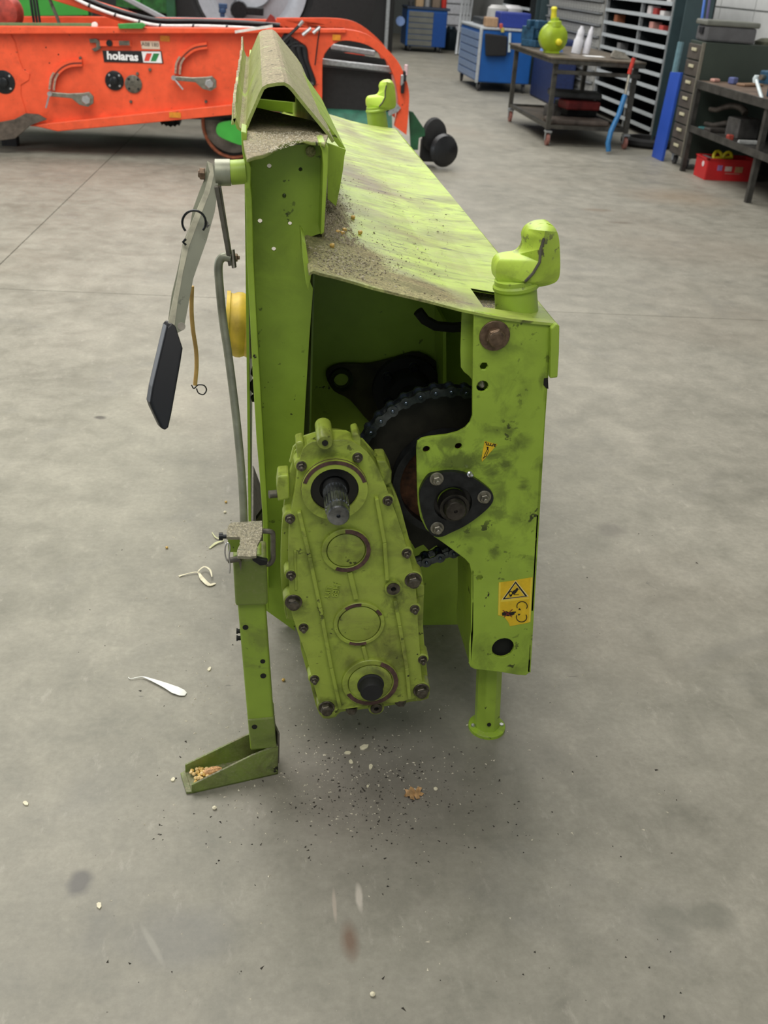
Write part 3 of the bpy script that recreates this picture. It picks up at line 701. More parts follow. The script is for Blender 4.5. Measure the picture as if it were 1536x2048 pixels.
def socket_plug(x, y, r, Y=GY):
    q = at(x, y, Y)
    MB().ring(q+V((0,.02,0)), (0,-1,0), r*.62, r*1.05, .026).build('plug_boss', lime_cast, gb, smooth=True)
    MB().ring(q+V((0,.0,0)), (0,-1,0), r*.32, r*.8, .009, 24).build('socket_plug', bolt_m, gb, smooth=True)
    MB().cyl(q+V((0,-.001,0)), q+V((0,-.002,0)), r*.4, n=6).build('plug_bore', black_int, gb)
socket_plug(786,1174,.018); socket_plug(752,1413,.017, GY+.01)
for x, y in ((703,1420),(801,1404)): MB().lathe(at(x,y,GY+.012)+V((0,0,.012)), (0,0,-1), [(0,.014),(.016,.013),(.022,.006)], 6).build('drain_bolt', bolt_m, gb)
tm = text_mesh('HE8', .019, lime_cast, .0004, .0012); place('cast_lettering', tm, grc(671,1180)+V((0,-.0015,0)), gb, rot=(PI/2, 1.72, 0))
tm = text_mesh('LIYY', .016, lime_cast, .0002, .0010); place('cast_lettering', tm, grc(655,1184)+V((0,-.0015,0)), gb, rot=(PI/2, 1.72, 0))

# --- coupling hooks
def hook(off):
    Y = 1.885; o = V((0, off, 0))
    horn = smoothpts([(994,560),(992,536),(1000,519),(1020,513),(1036,510),(1046,501),(1051,488),(1050,473),(1058,458),(1074,449),(1092,446),(1107,452),(1117,472),(1120,505),(1120,545),(1114,562),(1098,570),(1076,574),(1036,573),(1006,568)], 3)
    # the front is dished: a worn ridge runs from the tip to the root, the saddle falls back to its left
    cut = lambda q: [(p.x, p.y) for p in openpts([(a, b, 0) for a, b in q], 3)][:-1]
    left = cut([(1091,446),(1074,449),(1058,458),(1050,473),(1051,488),(1046,501),(1036,510),(1020,513),(1000,519),(992,536),(994,560),(1006,568),(1036,573),(1046,574)])
    right = cut([(1046,574),(1076,574),(1098,570),(1114,562),(1120,545),(1120,505),(1117,472),(1107,452),(1091,446)])
    ridge = [(1090,462),(1088,476),(1081,498),(1079,524),(1066,546),(1050,563)]
    nL, nR = len(left), len(right); B0 = Y+.045; mbh = MB()
    F = [at(x, y, Y+.012-.030*(i/nL)**3) for i, (x, y) in enumerate(left)]+[at(x, y, Y-.020+.032*(i/nR)**3) for i, (x, y) in enumerate(right)]
    Bk = [V((p.x, B0, p.z)) for p in F]; Rg = [at(x, y, Y-.040) for x, y in ridge]; n = nL+nR
    vs = [p+o for p in F+Bk+Rg]; fs = [(i, (i+1) % n, n+(i+1) % n, n+i) for i in range(n)]
    flat = lambda L: [V((vs[i].x, 0, vs[i].z)) for i in L]
    for L in (list(range(0, nL+1))+[2*n+k for k in range(len(ridge)-1, -1, -1)], list(range(nL, n))+[0]+[2*n+k for k in range(len(ridge))]):
        for t in tessellate_polygon([flat(L)]): fs.append(tuple(L[q] for q in t))
    for t in tessellate_polygon([flat(range(n, 2*n))]): fs.append(tuple(n+q for q in t))
    hk = mbh.add(vs, fs).build('coupling_hook', paint('lime_paint_chipped', (178, 206, 72), dust=.35, grime=.6, chips=1.6, dark=(84, 74, 70), brown=.35), M, smooth=True, bevel=.010, seg=4)
    MB().tube([p+o+V((0,-.001,0)) for p in Rg[1:]], .0028, 6).build('worn_ridge', steel_dull, hk, smooth=True)
    a = at(1037, 622, Y)+o; b = at(1034, 566, Y)+o
    MB().lathe(a-V((0,0,.02)), b-a, [(0,.043),((b-a).length+.02,.041),((b-a).length+.03,.040)], 32).build('hook_collar', lime, hk, smooth=True)
    MB().lathe(b-V((.0,0,.012)), b-a, [(0,.042),(.004,.0455),(.010,.0455),(.014,.042)], 32).build('weld_bead', lime, hk, smooth=True)
hook(0.0)
pa = onx(735, 242, at(992, 610, 1.885).x); hook(pa.y-1.885)

# --- right stand
ft = fl(973, 1455)
rs = MB().lathe(ft, (0,0,1), [(0,.046),(.008,.046),(.010,.043)], 40).build('support_stand', paint('lime_paint_stand', (150,182,52), dust=.5, grime=.6, chips=.8), M, smooth=True)
rs['label'] = 'right-hand square support leg on a round foot plate'
topp = at(975, 1330, ft.y); topp.y = ft.y
d = (V((topp.x-.004, ft.y, .30))-ft).normalized()
MB().lathe(ft+V((0,0,.008)), d, [(0,.0315),(.34,.0315)], 8, ph=PI/8).build('leg_tube', lime_clean, rs, bevel=.002)
for sx in (-.036, .036): hexbolt(ft+V((sx, -.004, .009)), .006, .005, steel_bright, 'foot_screw', rs, d=(0,0,1))
MB().cyl(ft+V((-.004,-.030,.036)), ft+V((-.004,-.0325,.036)), .005, n=12).build('pin_hole', black_int, rs)

# --- left stand
YT = 1.745
def obox(p0, p1, w, dpt):   # slanted square tube between two points on the machine's plane
    mb = MB().bar(V(p0)+V((0,dpt/2,0)), V(p1)+V((0,dpt/2,0)), w, dpt, up=(0,-1,0)); return mb
a = at(495, 1110, YT); b = at(526, 1500, YT); b = V((b.x, b.y, .03)) if b.z < .03 else b
ls = obox(a, b, .057, .052).build('support_leg', paint('lime_paint_streaky', (140,166,56), dust=.45, grime=1.0, chips=.4, streak=(3,3,.5), brown=.45), M, bevel=.005, seg=3)
ls['label'] = 'left-hand square support leg with a channel foot'
obox(at(499,1118,YT-.012), at(503.5,1212,YT-.012), .067, .074).build('leg_sleeve', paint('lime_paint_dull', (116,134,58), dust=.7, grime=.7, brown=.4), ls, bevel=.006, seg=3)
obox(at(522,1438,YT-.004), at(528,1498,YT-.004), .057, .058).build('lower_sleeve', paint('lime_paint_dull', (124,146,60)), ls, bevel=.003)
for x, y, r in ((491,1255,.0062),(525.5,1323,.0055),(526.5,1352,.0065),(509,1454,.0062)):
    MB().lathe(at(x,y,YT-.0008 if y < 1400 else YT-.0048), (0,1,0), [(0,r),(.001,r)], 16).build('pin_hole', black_int, ls)
zc = .668
cap = [fl(x, y, zc) for x, y in ((457,1050),(462,1045),(524,1041),(525,1060),(523,1074),(515,1090),(513,1111),(500,1113),(475,1112),(474,1100),(480,1088),(480,1074),(453,1074),(453,1062))]
MB().prism(cap, (0,0,-.006)).build('cap_plate', paint('crusted_grey', (120,118,96), dust=1.0, dustcol=(150,144,122)), ls, bevel=.001)
MB().prism(pl([(455,1072),(482,1072),(482,1104),(457,1104)], YT+.0), (0,.006,0)).build('cap_cheek', lime_clean, ls)
MB().prism(pl([(474,1112),(484,1113),(482,1142)], YT-.022), (0,.004,0)).build('cap_spur', steel_dull, ls)
MB().tube([at(446,1073,YT-.02), at(480,1073,YT-.02)], .0045, 10).lathe(at(446,1073,YT-.02), (-1,0,0), [(0,.008),(.008,.008)], 12).build('locking_pin', iron_black, ls, smooth=True)
MB().tube([at(x,y,YT-.03) for x,y in openpts([(454,1122),(450,1108),(451,1092),(456,1086),(460,1095),(458,1112),(460,1130),(459,1146)], 4)], .0016, 6).build('spring_clip', steel_bright, ls, smooth=True)
MB().tube([at(457,1121,YT-.025), at(482,1117,YT-.03)], .006, 10).build('cross_pin', steel_dull, ls, smooth=True)
MB().tube([at(x,y,YT) for x,y in openpts([(524,1062),(543,1064),(546,1074),(546,1100),(546,1118),(538,1128),(524,1125),(508,1120)], 4)], .0055, 8).build('handle_loop', steel_dull, ls, smooth=True)
MB().prism(pl([(503,1113),(525,1119),(536,1121),(534,1130),(520,1132),(505,1122)], YT-.02), (0,.01,0)).build('handle_strap', iron_black, ls, bevel=.002)
for x, y in ((488,1262),(488,1276)): MB().lathe(at(x,y,YT+.012), (-1,0,0), [(0,.005),(.013,.005),(.013,.0065),(.016,.0065)], 10).build('rear_bolt', black_int, ls)
# channel foot lying on the floor
A = fl(384, 1588); Bf = fl(556, 1549); ex = (Bf-A).normalized(); ey = V((-ex.y, ex.x, 0)); L = (Bf-A).length; W = .072
dirty = paint('lime_paint_foot', (126,146,62), dust=1.0, grime=1.0, chips=.5, dustcol=(122,120,98), brown=.6)
def fp(s, t, z): return A+ex*s+ey*t+V((0,0,z))
ff = MB().prism([fp(0,0,.002), fp(L,0,.002), fp(L,0,.030), fp(L*.985,0,.088), fp(L*.70,0,.075), fp(0,0,.026)], ey*.005).prism([fp(0,W,.002), fp(L,W,.002), fp(L*.985,W,.088), fp(L*.70,W,.075), fp(0,W,.026)], ey*-.005)
ff.prism([fp(0,0,.001), fp(L,0,.001), fp(L,W,.001), fp(0,W,.001)], (0,0,.005)); ff.prism([fp(L-.004,0,.002), fp(L,0,.002), fp(L,0,.085), fp(L-.004,0,.085)], ey*W)
ff.prism([fp(-.012,.002,.001), fp(0,0,.001), fp(0,W,.001), fp(-.012,W-.006,.001)], (0,0,.006))
ff.build('channel_foot', dirty, ls, bevel=.001)
MB().prism([fp(L*.995,.004,.03), fp(L*1.02,.004,.03), fp(L*1.02,.004,.12), fp(L*.995,.004,.12)], ey*.06).build('foot_strut', steel_dull, ls, bevel=.001)

# --- control lever
def lv(x, y, o=0.0): return at(x, y, 1.98-.22*(y-320)/540+o)
lever_face = [(426,326),(434,338),(436,352),(437,376),(430,424),(414,481),(393,540),(387,558),(377,612),(368,660),(352,668),(349,640),(356,590),(368,540),(376,500),(378,488),(392,455),(398,421),(411,385),(422,358)]
lever = MB().prism([lv(x, y) for x, y in lever_face], (-.0125, .006, 0)).build('control_lever', paint('lever_khaki', (124, 126, 106), dust=.3, grime=.3, chips=.5), M, bevel=.001)
MB().prism([lv(x, y, -.0006) for x, y in [(415,322),(420,345),(409,385),(394,421),(380,455),(366,493),(355,558),(337,646),(349,652),(356,600),(366,545),(377,496),(391,458),(405,422),(419,386),(428,350),(425,328)]], (-.001, .001, 0)).build('bare_edge', plain('bare_pale_edge', (172,168,146), .5, .1, .2, 40), lever)
grip = [(341,645),(352,652),(367,698),(362,730),(344,830),(338,856),(330,863),(322,856),(304,818),(300,806),(305,775),(334,652)]
MB().prism([lv(x, y, -.004) for x, y in grip], (-.010, .020, 0)).build('grip', plain('black_grip_vinyl', (12, 13, 18), .34, 0, .1), lever, bevel=.0085, seg=4)
MB().lathe(lv(363,653,-.0035), (0,1,0), [(0,.0075),(.001,.0075)], 12).build('lever_hole', plain('light_hole', (176,168,156), .7), lever)
P0 = at(431, 345, 1.98)
MB().cyl(P0, at(461, 345, 1.98), .0245).build('pivot_sleeve', steel_grey, lever, smooth=True)
MB().cyl(at(461,345,1.98), at(492,343,1.98), .0225, n=28).build('pivot_boss', lime, M, smooth=True)
hexbolt(at(410,348,1.97), .0115, .010, bolt_brown, 'pivot_bolt', lever, d=(-1,0,0), stud=.007, tip=.002)
MB().bar(at(433,372,1.955), at(461,530,1.955), .008, .014, up=(0,-1,0)).bar(at(440,372,1.96), at(466,535,1.96), .004, .012, up=(0,-1,0)).build('link_arm', steel_dull, lever, bevel=.001)
hexbolt(at(466,515,1.95), .008, .009, bolt_brown, 'link_bolt', lever, d=(1,0,0), stud=.004, tip=.003)
MB().prism([lv(*p, -.002) for p in [(463,500),(466,500),(470,536),(466,537)]], (.003,.006,0)).build('split_pin', steel_dull, lever)
rp = openpts([(461,516,1.955),(448,514,1.955),(440,520,1.955),(437,532,1.953),(438,560,1.95),(446,640,1.945),(458,720,1.93),(474,850,1.90),(484,960,1.87),(488,1048,1.85)], 5)
MB().tube([at(p.x, p.y, p.z) for p in rp], .0085, 12).build('control_rod', steel_grey, M, smooth=True)
MB().tube([at(388+23.5*math.cos(math.radians(a)), 445-24*math.sin(math.radians(a)), 1.90) for a in range(-40, 232, 12)], .0022, 8).build('wire_ring', iron_black, lever, smooth=True)
MB().tube([at(372,478,1.90), at(366,484,1.90), at(372,490,1.90)], .0025, 6).build('wire_end', iron_black, lever, smooth=True)
MB().tube([at(p.x, p.y, 1.93) for p in openpts([(384,572,0),(383,620,0),(386,660,0),(392,700,0),(393,735,0),(390,770,0)], 5)], .0042, 8).build('cord', tan, lever, smooth=True)
MB().tube([at(p.x, p.y, 1.93) for p in openpts([(383,770,0),(388,777,0),(396,770,0),(408,771,0),(413,780,0),(407,789,0),(397,786,0),(393,777,0)], 5)], .0014, 6).build('wire_eye', iron_black, lever, smooth=True)

# --- things poking out past the left side
cn = at(456, 648, 2.62); ce2 = at(560, 656, 2.62)
dd = (ce2-cn); ridges = []
for i in range(13):
    t = i/12; r = .086+.003*t-(.005 if i % 3 == 1 else 0); ridges.append((t*dd.length, r))
ridges[0] = (0, .084)
MB().lathe(cn, dd, [(0,.070),(.0,.084)]+ridges[1:]+[(dd.length,.05)], 32).build('shaft_guard', yellow_pl, M, smooth=True)
MB().ring(cn+V((-.006,0,0)), dd, .070, .088, .010).build('guard_rim', yellow_pl, M, smooth=True)
MB().lathe(cn+V((.012,-.066,.004)), (-.2,-1,.1), [(0,.012),(.008,.012)], 12).build('guard_clip', iron_black, M)
MB().prism(pl([(520,728),(506,730),(501,748),(508,758),(500,768),(500,780),(508,790),(501,796),(504,804),(522,806)], 2.2), (0,.012,0)).build('toothed_blade', steel_dull, M, bevel=.001)
MB().prism(pl([(512,1040),(527,1020),(540,1000),(540,1090),(512,1092)], 2.15), (0,.02,0)).build('tray_edge', steel_dull, M)
MB().prism([V((.03,2.25,.18)), V((.03,2.75,.18)), V((-.01,2.75,.30)), V((-.01,2.25,.30))], (.004,0,0)).build('belly_flap', steel_dull, M)
# ================================================================== orange machine
orange = paint('orange_paint', (236, 88, 48), dust=.08, grime=.25, chips=.1, rough=.45)
orange2 = plain('orange_paint_rear', (214, 74, 44), .5, 0, .15, 6)
green = plain('bright_green_paint', (64, 168, 62), .45, 0, .12, 5)
green_d = plain('dark_green_paint', (30, 84, 52), .5, 0, .2, 8)
teal = plain('worn_teal_paint', (52, 112, 92), .5, 0, .3, 9)
galv = plain('galvanised_steel', (168, 172, 174), .42, .5, .2, 40)
grey_l = plain('light_grey_paint', (176, 180, 184), .5, 0, .1, 6)
hose_m = plain('black_hose', (28, 28, 32), .4, 0, .2)
OY = 9.65
O = thing('grass_silage_machine', at(300, 262, OY)*1, 'orange working machine with holaras badge, standing crosswise behind the lime unit', 'farm machine')
ORG[O] = V((at(300,262,OY).x, OY, 0)); O.location = ORG[O]
MB().prism(pl([(-40,58),(300,58),(560,60),(640,60),(655,66),(640,120),(625,175),(600,200),(470,212),(230,248),(120,258),(60,252),(-40,250)], OY), (0, .02, 0)).build('side_panel', orange, O)
MB().prism([at(-40,52,OY-.09), at(692,58,OY-.09), at(692,66,OY-.09), at(-40,68,OY-.09)], (0, .10, 0)).build('top_rail', orange, O, bevel=.006)
MB().prism(pl([(60,250),(470,208),(560,196),(560,214),(470,229),(300,246),(115,263)], OY-.07), (0, .08, 0)).build('bottom_rail', orange, O, bevel=.008)
arch_out = openpts([(560,58,0),(620,58,0),(692,59,0),(734,69,0),(769,94,0),(795,122,0),(809,150,0),(818,183,0),(817,225,0),(813,270,0)], 4)
arch_in = openpts([(790,253,0),(797,211,0),(791,164,0),(776,127,0),(753,102,0),(729,88,0),(692,81,0),(669,87,0),(652,104,0),(645,124,0),(644,199,0),(638,214,0),(630,212,0),(600,190,0)], 4)
ap = [(p.x, p.y) for p in arch_out]+[(p.x, p.y) for p in arch_in]
MB().prism(pl(ap, OY-.06), (0, .10, 0)).build('arch_frame', orange, O, bevel=.006)
MB().prism([p+V((-.02, .75, .05)) for p in pl(ap, OY)], (0, .08, 0)).build('rear_arch_frame', orange, O, bevel=.006)
MB().prism([at(-40,33,OY+.75), at(175,33,OY+.75), at(610,40,OY+.75), at(690,40,OY+.75), at(690,60,OY+.75), at(-40,60,OY+.75)], (0, .06, 0)).build('rear_rail', orange, O, bevel=.006)
# inside of the arch
MB().bar(at(637,122,OY+.1), at(784,139,OY+.1), .05).build('cross_tube', galv, O, bevel=.01)
MB().bar(at(662,93,OY+.5), at(750,107,OY+.5), .05).build('cross_tube', galv, O, bevel=.01)
MB().prism([at(640,132,OY+.16), at(792,148,OY+.16), at(800,226,OY+.16), at(640,216,OY+.16)], (0, .015, 0)).build('rubber_apron', rubber_m, O)
MB().prism([at(652,100,OY+.66), at(770,118,OY+.66), at(780,150,OY+.66), at(640,140,OY+.66)], (0, .015, 0)).build('rubber_apron', rubber_m, O)
MB().lathe(at(560,262,OY+.26), at(830,275,OY+.26)-at(560,262,OY+.26), [(0,.25),(1.02,.25)], 28).build('drum', teal, O, smooth=True)
MB().prism(pl([(783,150),(790,148),(797,180),(797,222),(790,222)], OY-.02), (0, .02, 0)).build('arch_inner_strip', plain('pale_strip', (176, 126, 118), .4), O)
MB().prism(pl([(792,205),(802,216),(795,224),(778,232),(776,226)], OY-.08), (0, .03, 0)).build('bracket', galv, O)
# lamps on the arch
for x, y, m in ((804,160,steel_bright), (809,152,hose_m), (805,176,hose_m), (812,140,plain('reflector', (206,178,182), .3))):
    MB().box(at(x, y, OY-.09), (.03, .05, .09)).build('side_lamp', m, O, bevel=.008)
MB().box((at(200,200,OY).x+.6, OY+.75, .36), (3.7, 1.3, .03)).build('underbody_light_block', iron_black, O)  # unseen plate added to block light and darken the floor below
MB().box((at(200,200,OY).x+.6, OY+1.42, .62), (3.7, .03, .5)).build('rear_light_block', orange2, O)  # unseen panel added with the plate to keep light out behind
# wheel ring and green cover below the panel
MB().tube([at(466,246,OY+.1)+V((math.cos(2*PI*i/40)*.27, 0, math.sin(2*PI*i/40)*.30)) for i in range(40)], .016, 8, closed=True).build('ring_tube', plain('rusty_orange', (150,84,56), .5, .3, .3), O, smooth=True)
c = at(466,246,OY+.13); MB().lathe(c, (0,1,0), [(0,.26),(.02,.26)], 32).build('ring_plate', plain('dull_plate', (120,112,104), .5, .5, .3, 8), O)
MB().prism(pl(smoothpts([(446,244),(490,240),(530,250),(530,285),(490,292),(452,280),(434,268),(434,252)], 3), OY-.02), (0, .03, 0)).build('cover_panel', green, O, bevel=.004)
MB().lathe(at(318,222,OY+.3), (1,0,0), [(0,.08),(.02,.12),(.04,.11),(.06,.13),(.08,.12),(.10,.135),(.12,.12),(.14,.13),(.16,.11),(.18,.12),(.20,.08)], 20).build('ribbed_roller', iron_black, O, smooth=True)
for k, x in enumerate((8, 500, 590)):      # feet that carry it, mostly hidden
    MB().bar(V((at(x,200,OY+.4).x, OY+.4, .0)), V((at(x,200,OY+.4).x, OY+.4, .5)), .08).build('support_leg', green_d if k < 2 else iron_black, O)
MB().prism(pl([(-40,246),(4,243),(30,238),(52,226),(78,228),(95,238),(62,250),(48,262),(32,276),(0,280),(-40,282)], OY-.05), (0, -.04, 0)).build('ground_shoe', plain('earth_worn_plate', (92,82,72), .7, .2, .3, 20), O, bevel=.004)
MB().box(fl(21,291)+V((0,.02,.035)), (.14, .12, .08)).build('rubber_foot', rubber_m, O, bevel=.008)
# levers in their slotted arcs
def ringband(pts, w, y, mat, nm, dy=.012):
    P = openpts([(a, b, 0) for a, b in pts], 6); L = []; R = []
    for i, p in enumerate(P):
        t = (P[min(i+1, len(P)-1)]-P[max(i-1, 0)]).normalized(); q = V((-t.y, t.x, 0))*w/2; L.append(p+q); R.append(p-q)
    mb = MB()
    for i in range(len(P)-1): mb.prism([at(p.x, p.y, y) for p in (L[i], L[i+1], R[i+1], R[i])], (0, dy, 0))
    mb.build(nm, mat, O)
worn = plain('worn_arc', (176,150,132), .5, .4, .3, 60); slot = plain('slot_shadow_red', (110,40,28), .7)
for arcp, worn_p, piv, end, pin in (
    ([(103,180),(106,158),(119,139),(139,128),(164,126)], [(103,180),(106,158),(112,146)], (173,199), (99,188), (92,216)),
    ([(355,148),(357,128),(369,110),(388,96),(414,91)], [(355,148),(357,128),(364,114)], (419,167), (347,156), (366,179))):
    ringband(arcp, 13, OY-.05, orange, 'slotted_arc', .05); ringband(arcp, 3, OY-.053, slot, 'slot', .002)
    ringband([(a-4.5, b-1) for a, b in worn_p], 4, OY-.055, worn, 'worn_edge', .004); ringband([(a+4.5, b+1) for a, b in worn_p], 4, OY-.055, worn, 'worn_edge', .004)
    px, py = piv; ex_, ey_ = end
    lvm = MB().prism(pl([(ex_, ey_-4), (ex_+38, ey_-1), (px-8, py-13), (px+5, py-15), (px+14, py-6), (px+14, py+8), (px+3, py+15), (px-14, py+11), (ex_+44, ey_+9), (ex_, ey_+5)], OY-.10), (0, .03, 0)).build('setting_lever', steel, O, bevel=.005)
    hexbolt(at(px, py, OY-.10), .040, .03, steel_bright, 'lever_bolt', lvm)
    MB().cyl(at(ex_, ey_, OY-.12), at(pin[0], pin[1], OY-.13), .008, n=8).lathe(at(ex_, ey_, OY-.14), (0,1,0), [(0,.02),(.08,.02)], 10).build('lever_pin', steel_bright, lvm, smooth=True)
# round covers, bolts
for x, y, r, m in ((229,161,.080,iron_black), (8,164,.095,iron_black), (267,168,.074,steel_dull)):
    cv = MB().lathe(at(x,y,OY), (0,-1,0), [(0,r),(.012,r),(.015,r*.9)]+([(.016,r*.45),(.045,r*.42),(.05,r*.3)] if m is iron_black else []), 28).build('round_cover', m, O, smooth=True)
    for a in (45,135,225,315): hexbolt(at(x,y,OY-.014)+V((math.cos(math.radians(a))*r*.75, 0, math.sin(math.radians(a))*r*.75)), .010, .008, steel_bright if m is iron_black else iron_black, 'cover_screw', cv)
for x, y in ((275,147),(300,139),(262,203),(412,203),(161,116)): hexbolt(at(x,y,OY), .014, .02, steel_dull, 'panel_bolt', O)
for x, y in ((92,95),(117,109),(99,126),(50,140)): MB().cyl(at(x,y,OY), at(x,y,OY-.001), .006, n=10).build('panel_hole', black_int, O)
for x, y, w_ in ((13,80,.10),(330,77,.08),(350,230,.10),(673,75,.07)): MB().box(at(x,y,OY-.002 if y < 100 and x < 600 else OY-.075), (w_, .004, .045)).build('amber_reflector', plain('amber_reflector', (220,140,40) if x != 350 else (190,150,40), .3), O)
MB().prism(pl([(178,78),(192,77),(200,84),(204,90),(200,98),(190,104),(183,98),(193,94),(192,86),(180,86)], OY-.03), (0,.02,0)).build('catch_hook', steel_dull, O, bevel=.003)
MB().bar(at(200,86,OY-.03), at(262,87,OY-.03), .045, .02, up=(0,-1,0)).build('catch_bar', orange, O); MB().lathe(at(219,86,OY-.04), (0,-1,0), [(0,.028),(.03,.025)], 14).build('catch_knob', iron_black, O)
MB().bar(at(238,86,OY-.045), at(259,86,OY-.045), .035, .015, up=(0,-1,0)).build('catch_spring', steel_dull, O)
MB().prism(pl([(18,62),(30,84),(38,116),(46,138),(60,148),(58,160),(42,170),(42,190),(52,224),(58,240),(30,244),(-40,244),(-40,60)], OY-.002), (0,-.006,0)).build('doubler_plate', orange, O, bevel=.003)
# badge
sg = MB().prism(pl([(205,101),(323,102),(327,127),(208,124)], OY-.002), (0,-.006,0)).build('name_badge', plain('badge_black', (24,26,28), .4, 0, 0), O, bevel=.002); sg['label'] = 'black and white holaras badge with red and green stripes'
MB().prism(pl([(283,103),(321,103.5),(324,126),(287,125)], OY-.0085), (0,-.001,0)).build('badge_field', plain('badge_white', (236,236,236), .4, 0, 0), sg)
MB().prism(pl([(293,106.5),(304,106.8),(298,122.3),(288,122)], OY-.010), (0,-.001,0)).build('badge_stripe', plain('badge_red', (220,72,56), .4), sg)
MB().prism(pl([(307,106.8),(319,107),(312,122.6),(301,122.4)], OY-.010), (0,-.001,0)).build('badge_stripe', plain('badge_green', (44,130,70), .4), sg)
tm = text_mesh('holaras', .088, plain('badge_letters', (240,240,240), .4, 0, 0), .0032, .0006); place('lettering', tm, at(245,113,OY-.010), sg, rot=(PI/2, 0, 0), scale=(1.04, 1, 1))
nb = MB().prism(pl([(281,82),(318,82.5),(320,98.5),(284,97.5)], OY-.002), (0,-.002,0)).build('type_plate', plain('type_plate', (226,206,184), .5, 0, .05), O)
tm = text_mesh('A08 180', .042, plain('type_print', (90,84,74), .5, 0, 0), .0006, .0003); place('lettering', tm, at(300,89.5,OY-.0045), nb, rot=(PI/2, 0, 0))
# things along the top
MB().bar(at(60,-28,OY+.25), at(330,58,OY+.25), .10, .06, up=(0,-1,0)).build('drawbar_arm', orange, O, bevel=.008)
MB().bar(at(-40,49,OY+.02), at(190,50,OY+.02), .026, .03).build('green_tube', plain('sage_green', (96,132,88), .5), O, bevel=.004)
MB().lathe(at(190,50,OY-.0), (0,-1,0), [(0,.025),(.04,.025)], 12).build('tube_cap', plain('cap_white', (235,235,230), .4), O)
MB().prism(pl([(236,47),(286,45),(293,50),(286,57),(238,57)], OY-.10), (0,-.03,0)).build('handle', plain('handle_green', (60,140,62), .4), O, bevel=.006)
hp_ = openpts([(110,-40,0),(150,-8,0),(210,18,0),(270,36,0),(320,46,0),(400,47,0),(480,50,0),(560,56,0)], 6)
for k in range(3): MB().tube([at(p.x, p.y-6+5*k, OY+.14+.03*k) for p in hp_], .016, 8).build('hose', hose_m, O, smooth=True)
MB().tube([at(p.x, p.y+5, OY+.09) for p in hp_], .013, 8).build('white_conduit', plain('white_conduit', (236,236,234), .5), O, smooth=True)
for k in range(4, 40, 5):
    p = hp_[k]; MB().lathe(at(p.x, p.y+5, OY+.09)+V((-.008,0,.003)), (1,0,-.3), [(0,.018),(.016,.018)], 10).build('cable_tie', hose_m, O)
for x in (66, 72, 78): MB().tube([at(p.x, p.y, OY+.3) for p in openpts([(x-8,-30,0),(x-5,0,0),(x+2,45,0)], 4)], .012, 6).build('hose', hose_m, O, smooth=True)
MB().tube([at(p.x, p.y, OY+.3) for p in openpts([(92,-20,0),(104,10,0),(114,34,0),(118,46,0)], 4)], .016, 6).build('fitting_hose', steel_dull, O, smooth=True)
MB().lathe(at(12,24,OY+.32), (0,-1,0), [(0,.15),(.10,.15),(.14,.12),(.16,.03)], 28).build('motor', plain('red_oxide_motor', (168,62,48), .5, 0, .3, 20), O, smooth=True)
MB().prism(pl([(534,38),(541,28),(549,34),(552,44),(530,44)], OY+.1), (0,.02,0)).build('lug_plate', plain('dark_red_lug', (130,40,32), .5), O)
random.seed(9)
for k in range(9):      # hose bundle and couplings by the arch
    x0 = 578+k*4.5; MB().tube([at(p.x, p.y, OY-.06-.01*(k % 3)) for p in openpts([(560+k*3,92,0),(x0-6,70+3*k,0),(x0,92+4*k,0),(x0+14,140+3*k,0),(x0+22-k*2,168,0)], 5)], .020, 7).build('hose', hose_m, O, smooth=True)
for a, b in (((560,88),(598,52)), ((598,52),(606,42)), ((605,70),(622,56)), ((626,66),(640,54))):
    MB().tube([at(*a,OY-.16), at(*b,OY-.16)], .016 if a != (560,88) else .013, 8).build('hose_coupling', steel_bright if a != (560,88) else hose_m, O, smooth=True)
MB().tube([at(640,54,OY-.14), at(636,80,OY-.12), at(630,130,OY-.1)], .006, 6).build('wire', hose_m, O, smooth=True)
MB().bar(at(470,64,OY-.16), at(545,52,OY-.16), .02, .02).build('white_lever', plain('lever_white', (226,224,218), .4), O)
# green arm and black rollers at the right end
MB().prism(pl([(818,222),(826,224),(850,260),(850,272),(838,276),(836,300),(822,300),(820,262)], OY+.02), (0,.03,0)).build('wheel_arm', green_d, O, bevel=.003)
c = fl(868,300); c = V((c.x, OY+.35, .30))
MB().lathe(at(868,268,OY+.30)-V((.03,.05,0)), (.55,-.8,.1), [(0,.05),(.01,.135),(.03,.155),(.06,.14),(.085,.08),(.095,.0001)], 28).build('dished_roller', rubber_m, O, smooth=True)
MB().lathe(at(889,300,OY+.18)-V((.03,.02,0)), (.35,-.9,.1), [(0,.05),(.01,.13),(.04,.15),(.08,.13),(.105,.07),(.115,.0001)], 28).build('dished_roller', rubber, O, smooth=True)
MB().box(at(858,300,OY+.3), (.16,.14,.2)).build('roller_block', rubber_m, O, bevel=.02)

# ================================================================== machines further back
G = thing('green_farm_machine', V((-2.0, 12.4, 0)), 'bright green farm machine with grey wheel rim behind the orange machine', 'farm machine')
MB().prism([at(30,-60,12), at(176,-60,12), at(176,30,12), at(30,32,12)], (0,.03,0)).build('body_panel', green, G)
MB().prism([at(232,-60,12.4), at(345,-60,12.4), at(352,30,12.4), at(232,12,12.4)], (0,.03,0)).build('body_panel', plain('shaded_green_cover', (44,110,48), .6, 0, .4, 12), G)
MB().bar(at(275,-60,12.2), at(273,12,12.2), .07).build('green_post', green, G)
MB().prism([at(345,-60,12.6), at(420,-60,12.6), at(420,60,12.6), at(345,60,12.6)], (0,.05,0)).build('dark_cover', plain('dark_plastic', (58,62,62), .6), G)
MB().bar(at(220,-20,12), at(330,38,12), .05).bar(at(330,38,12), at(520,42,12), .04).build('grey_rail', grey_l, G, bevel=.01)
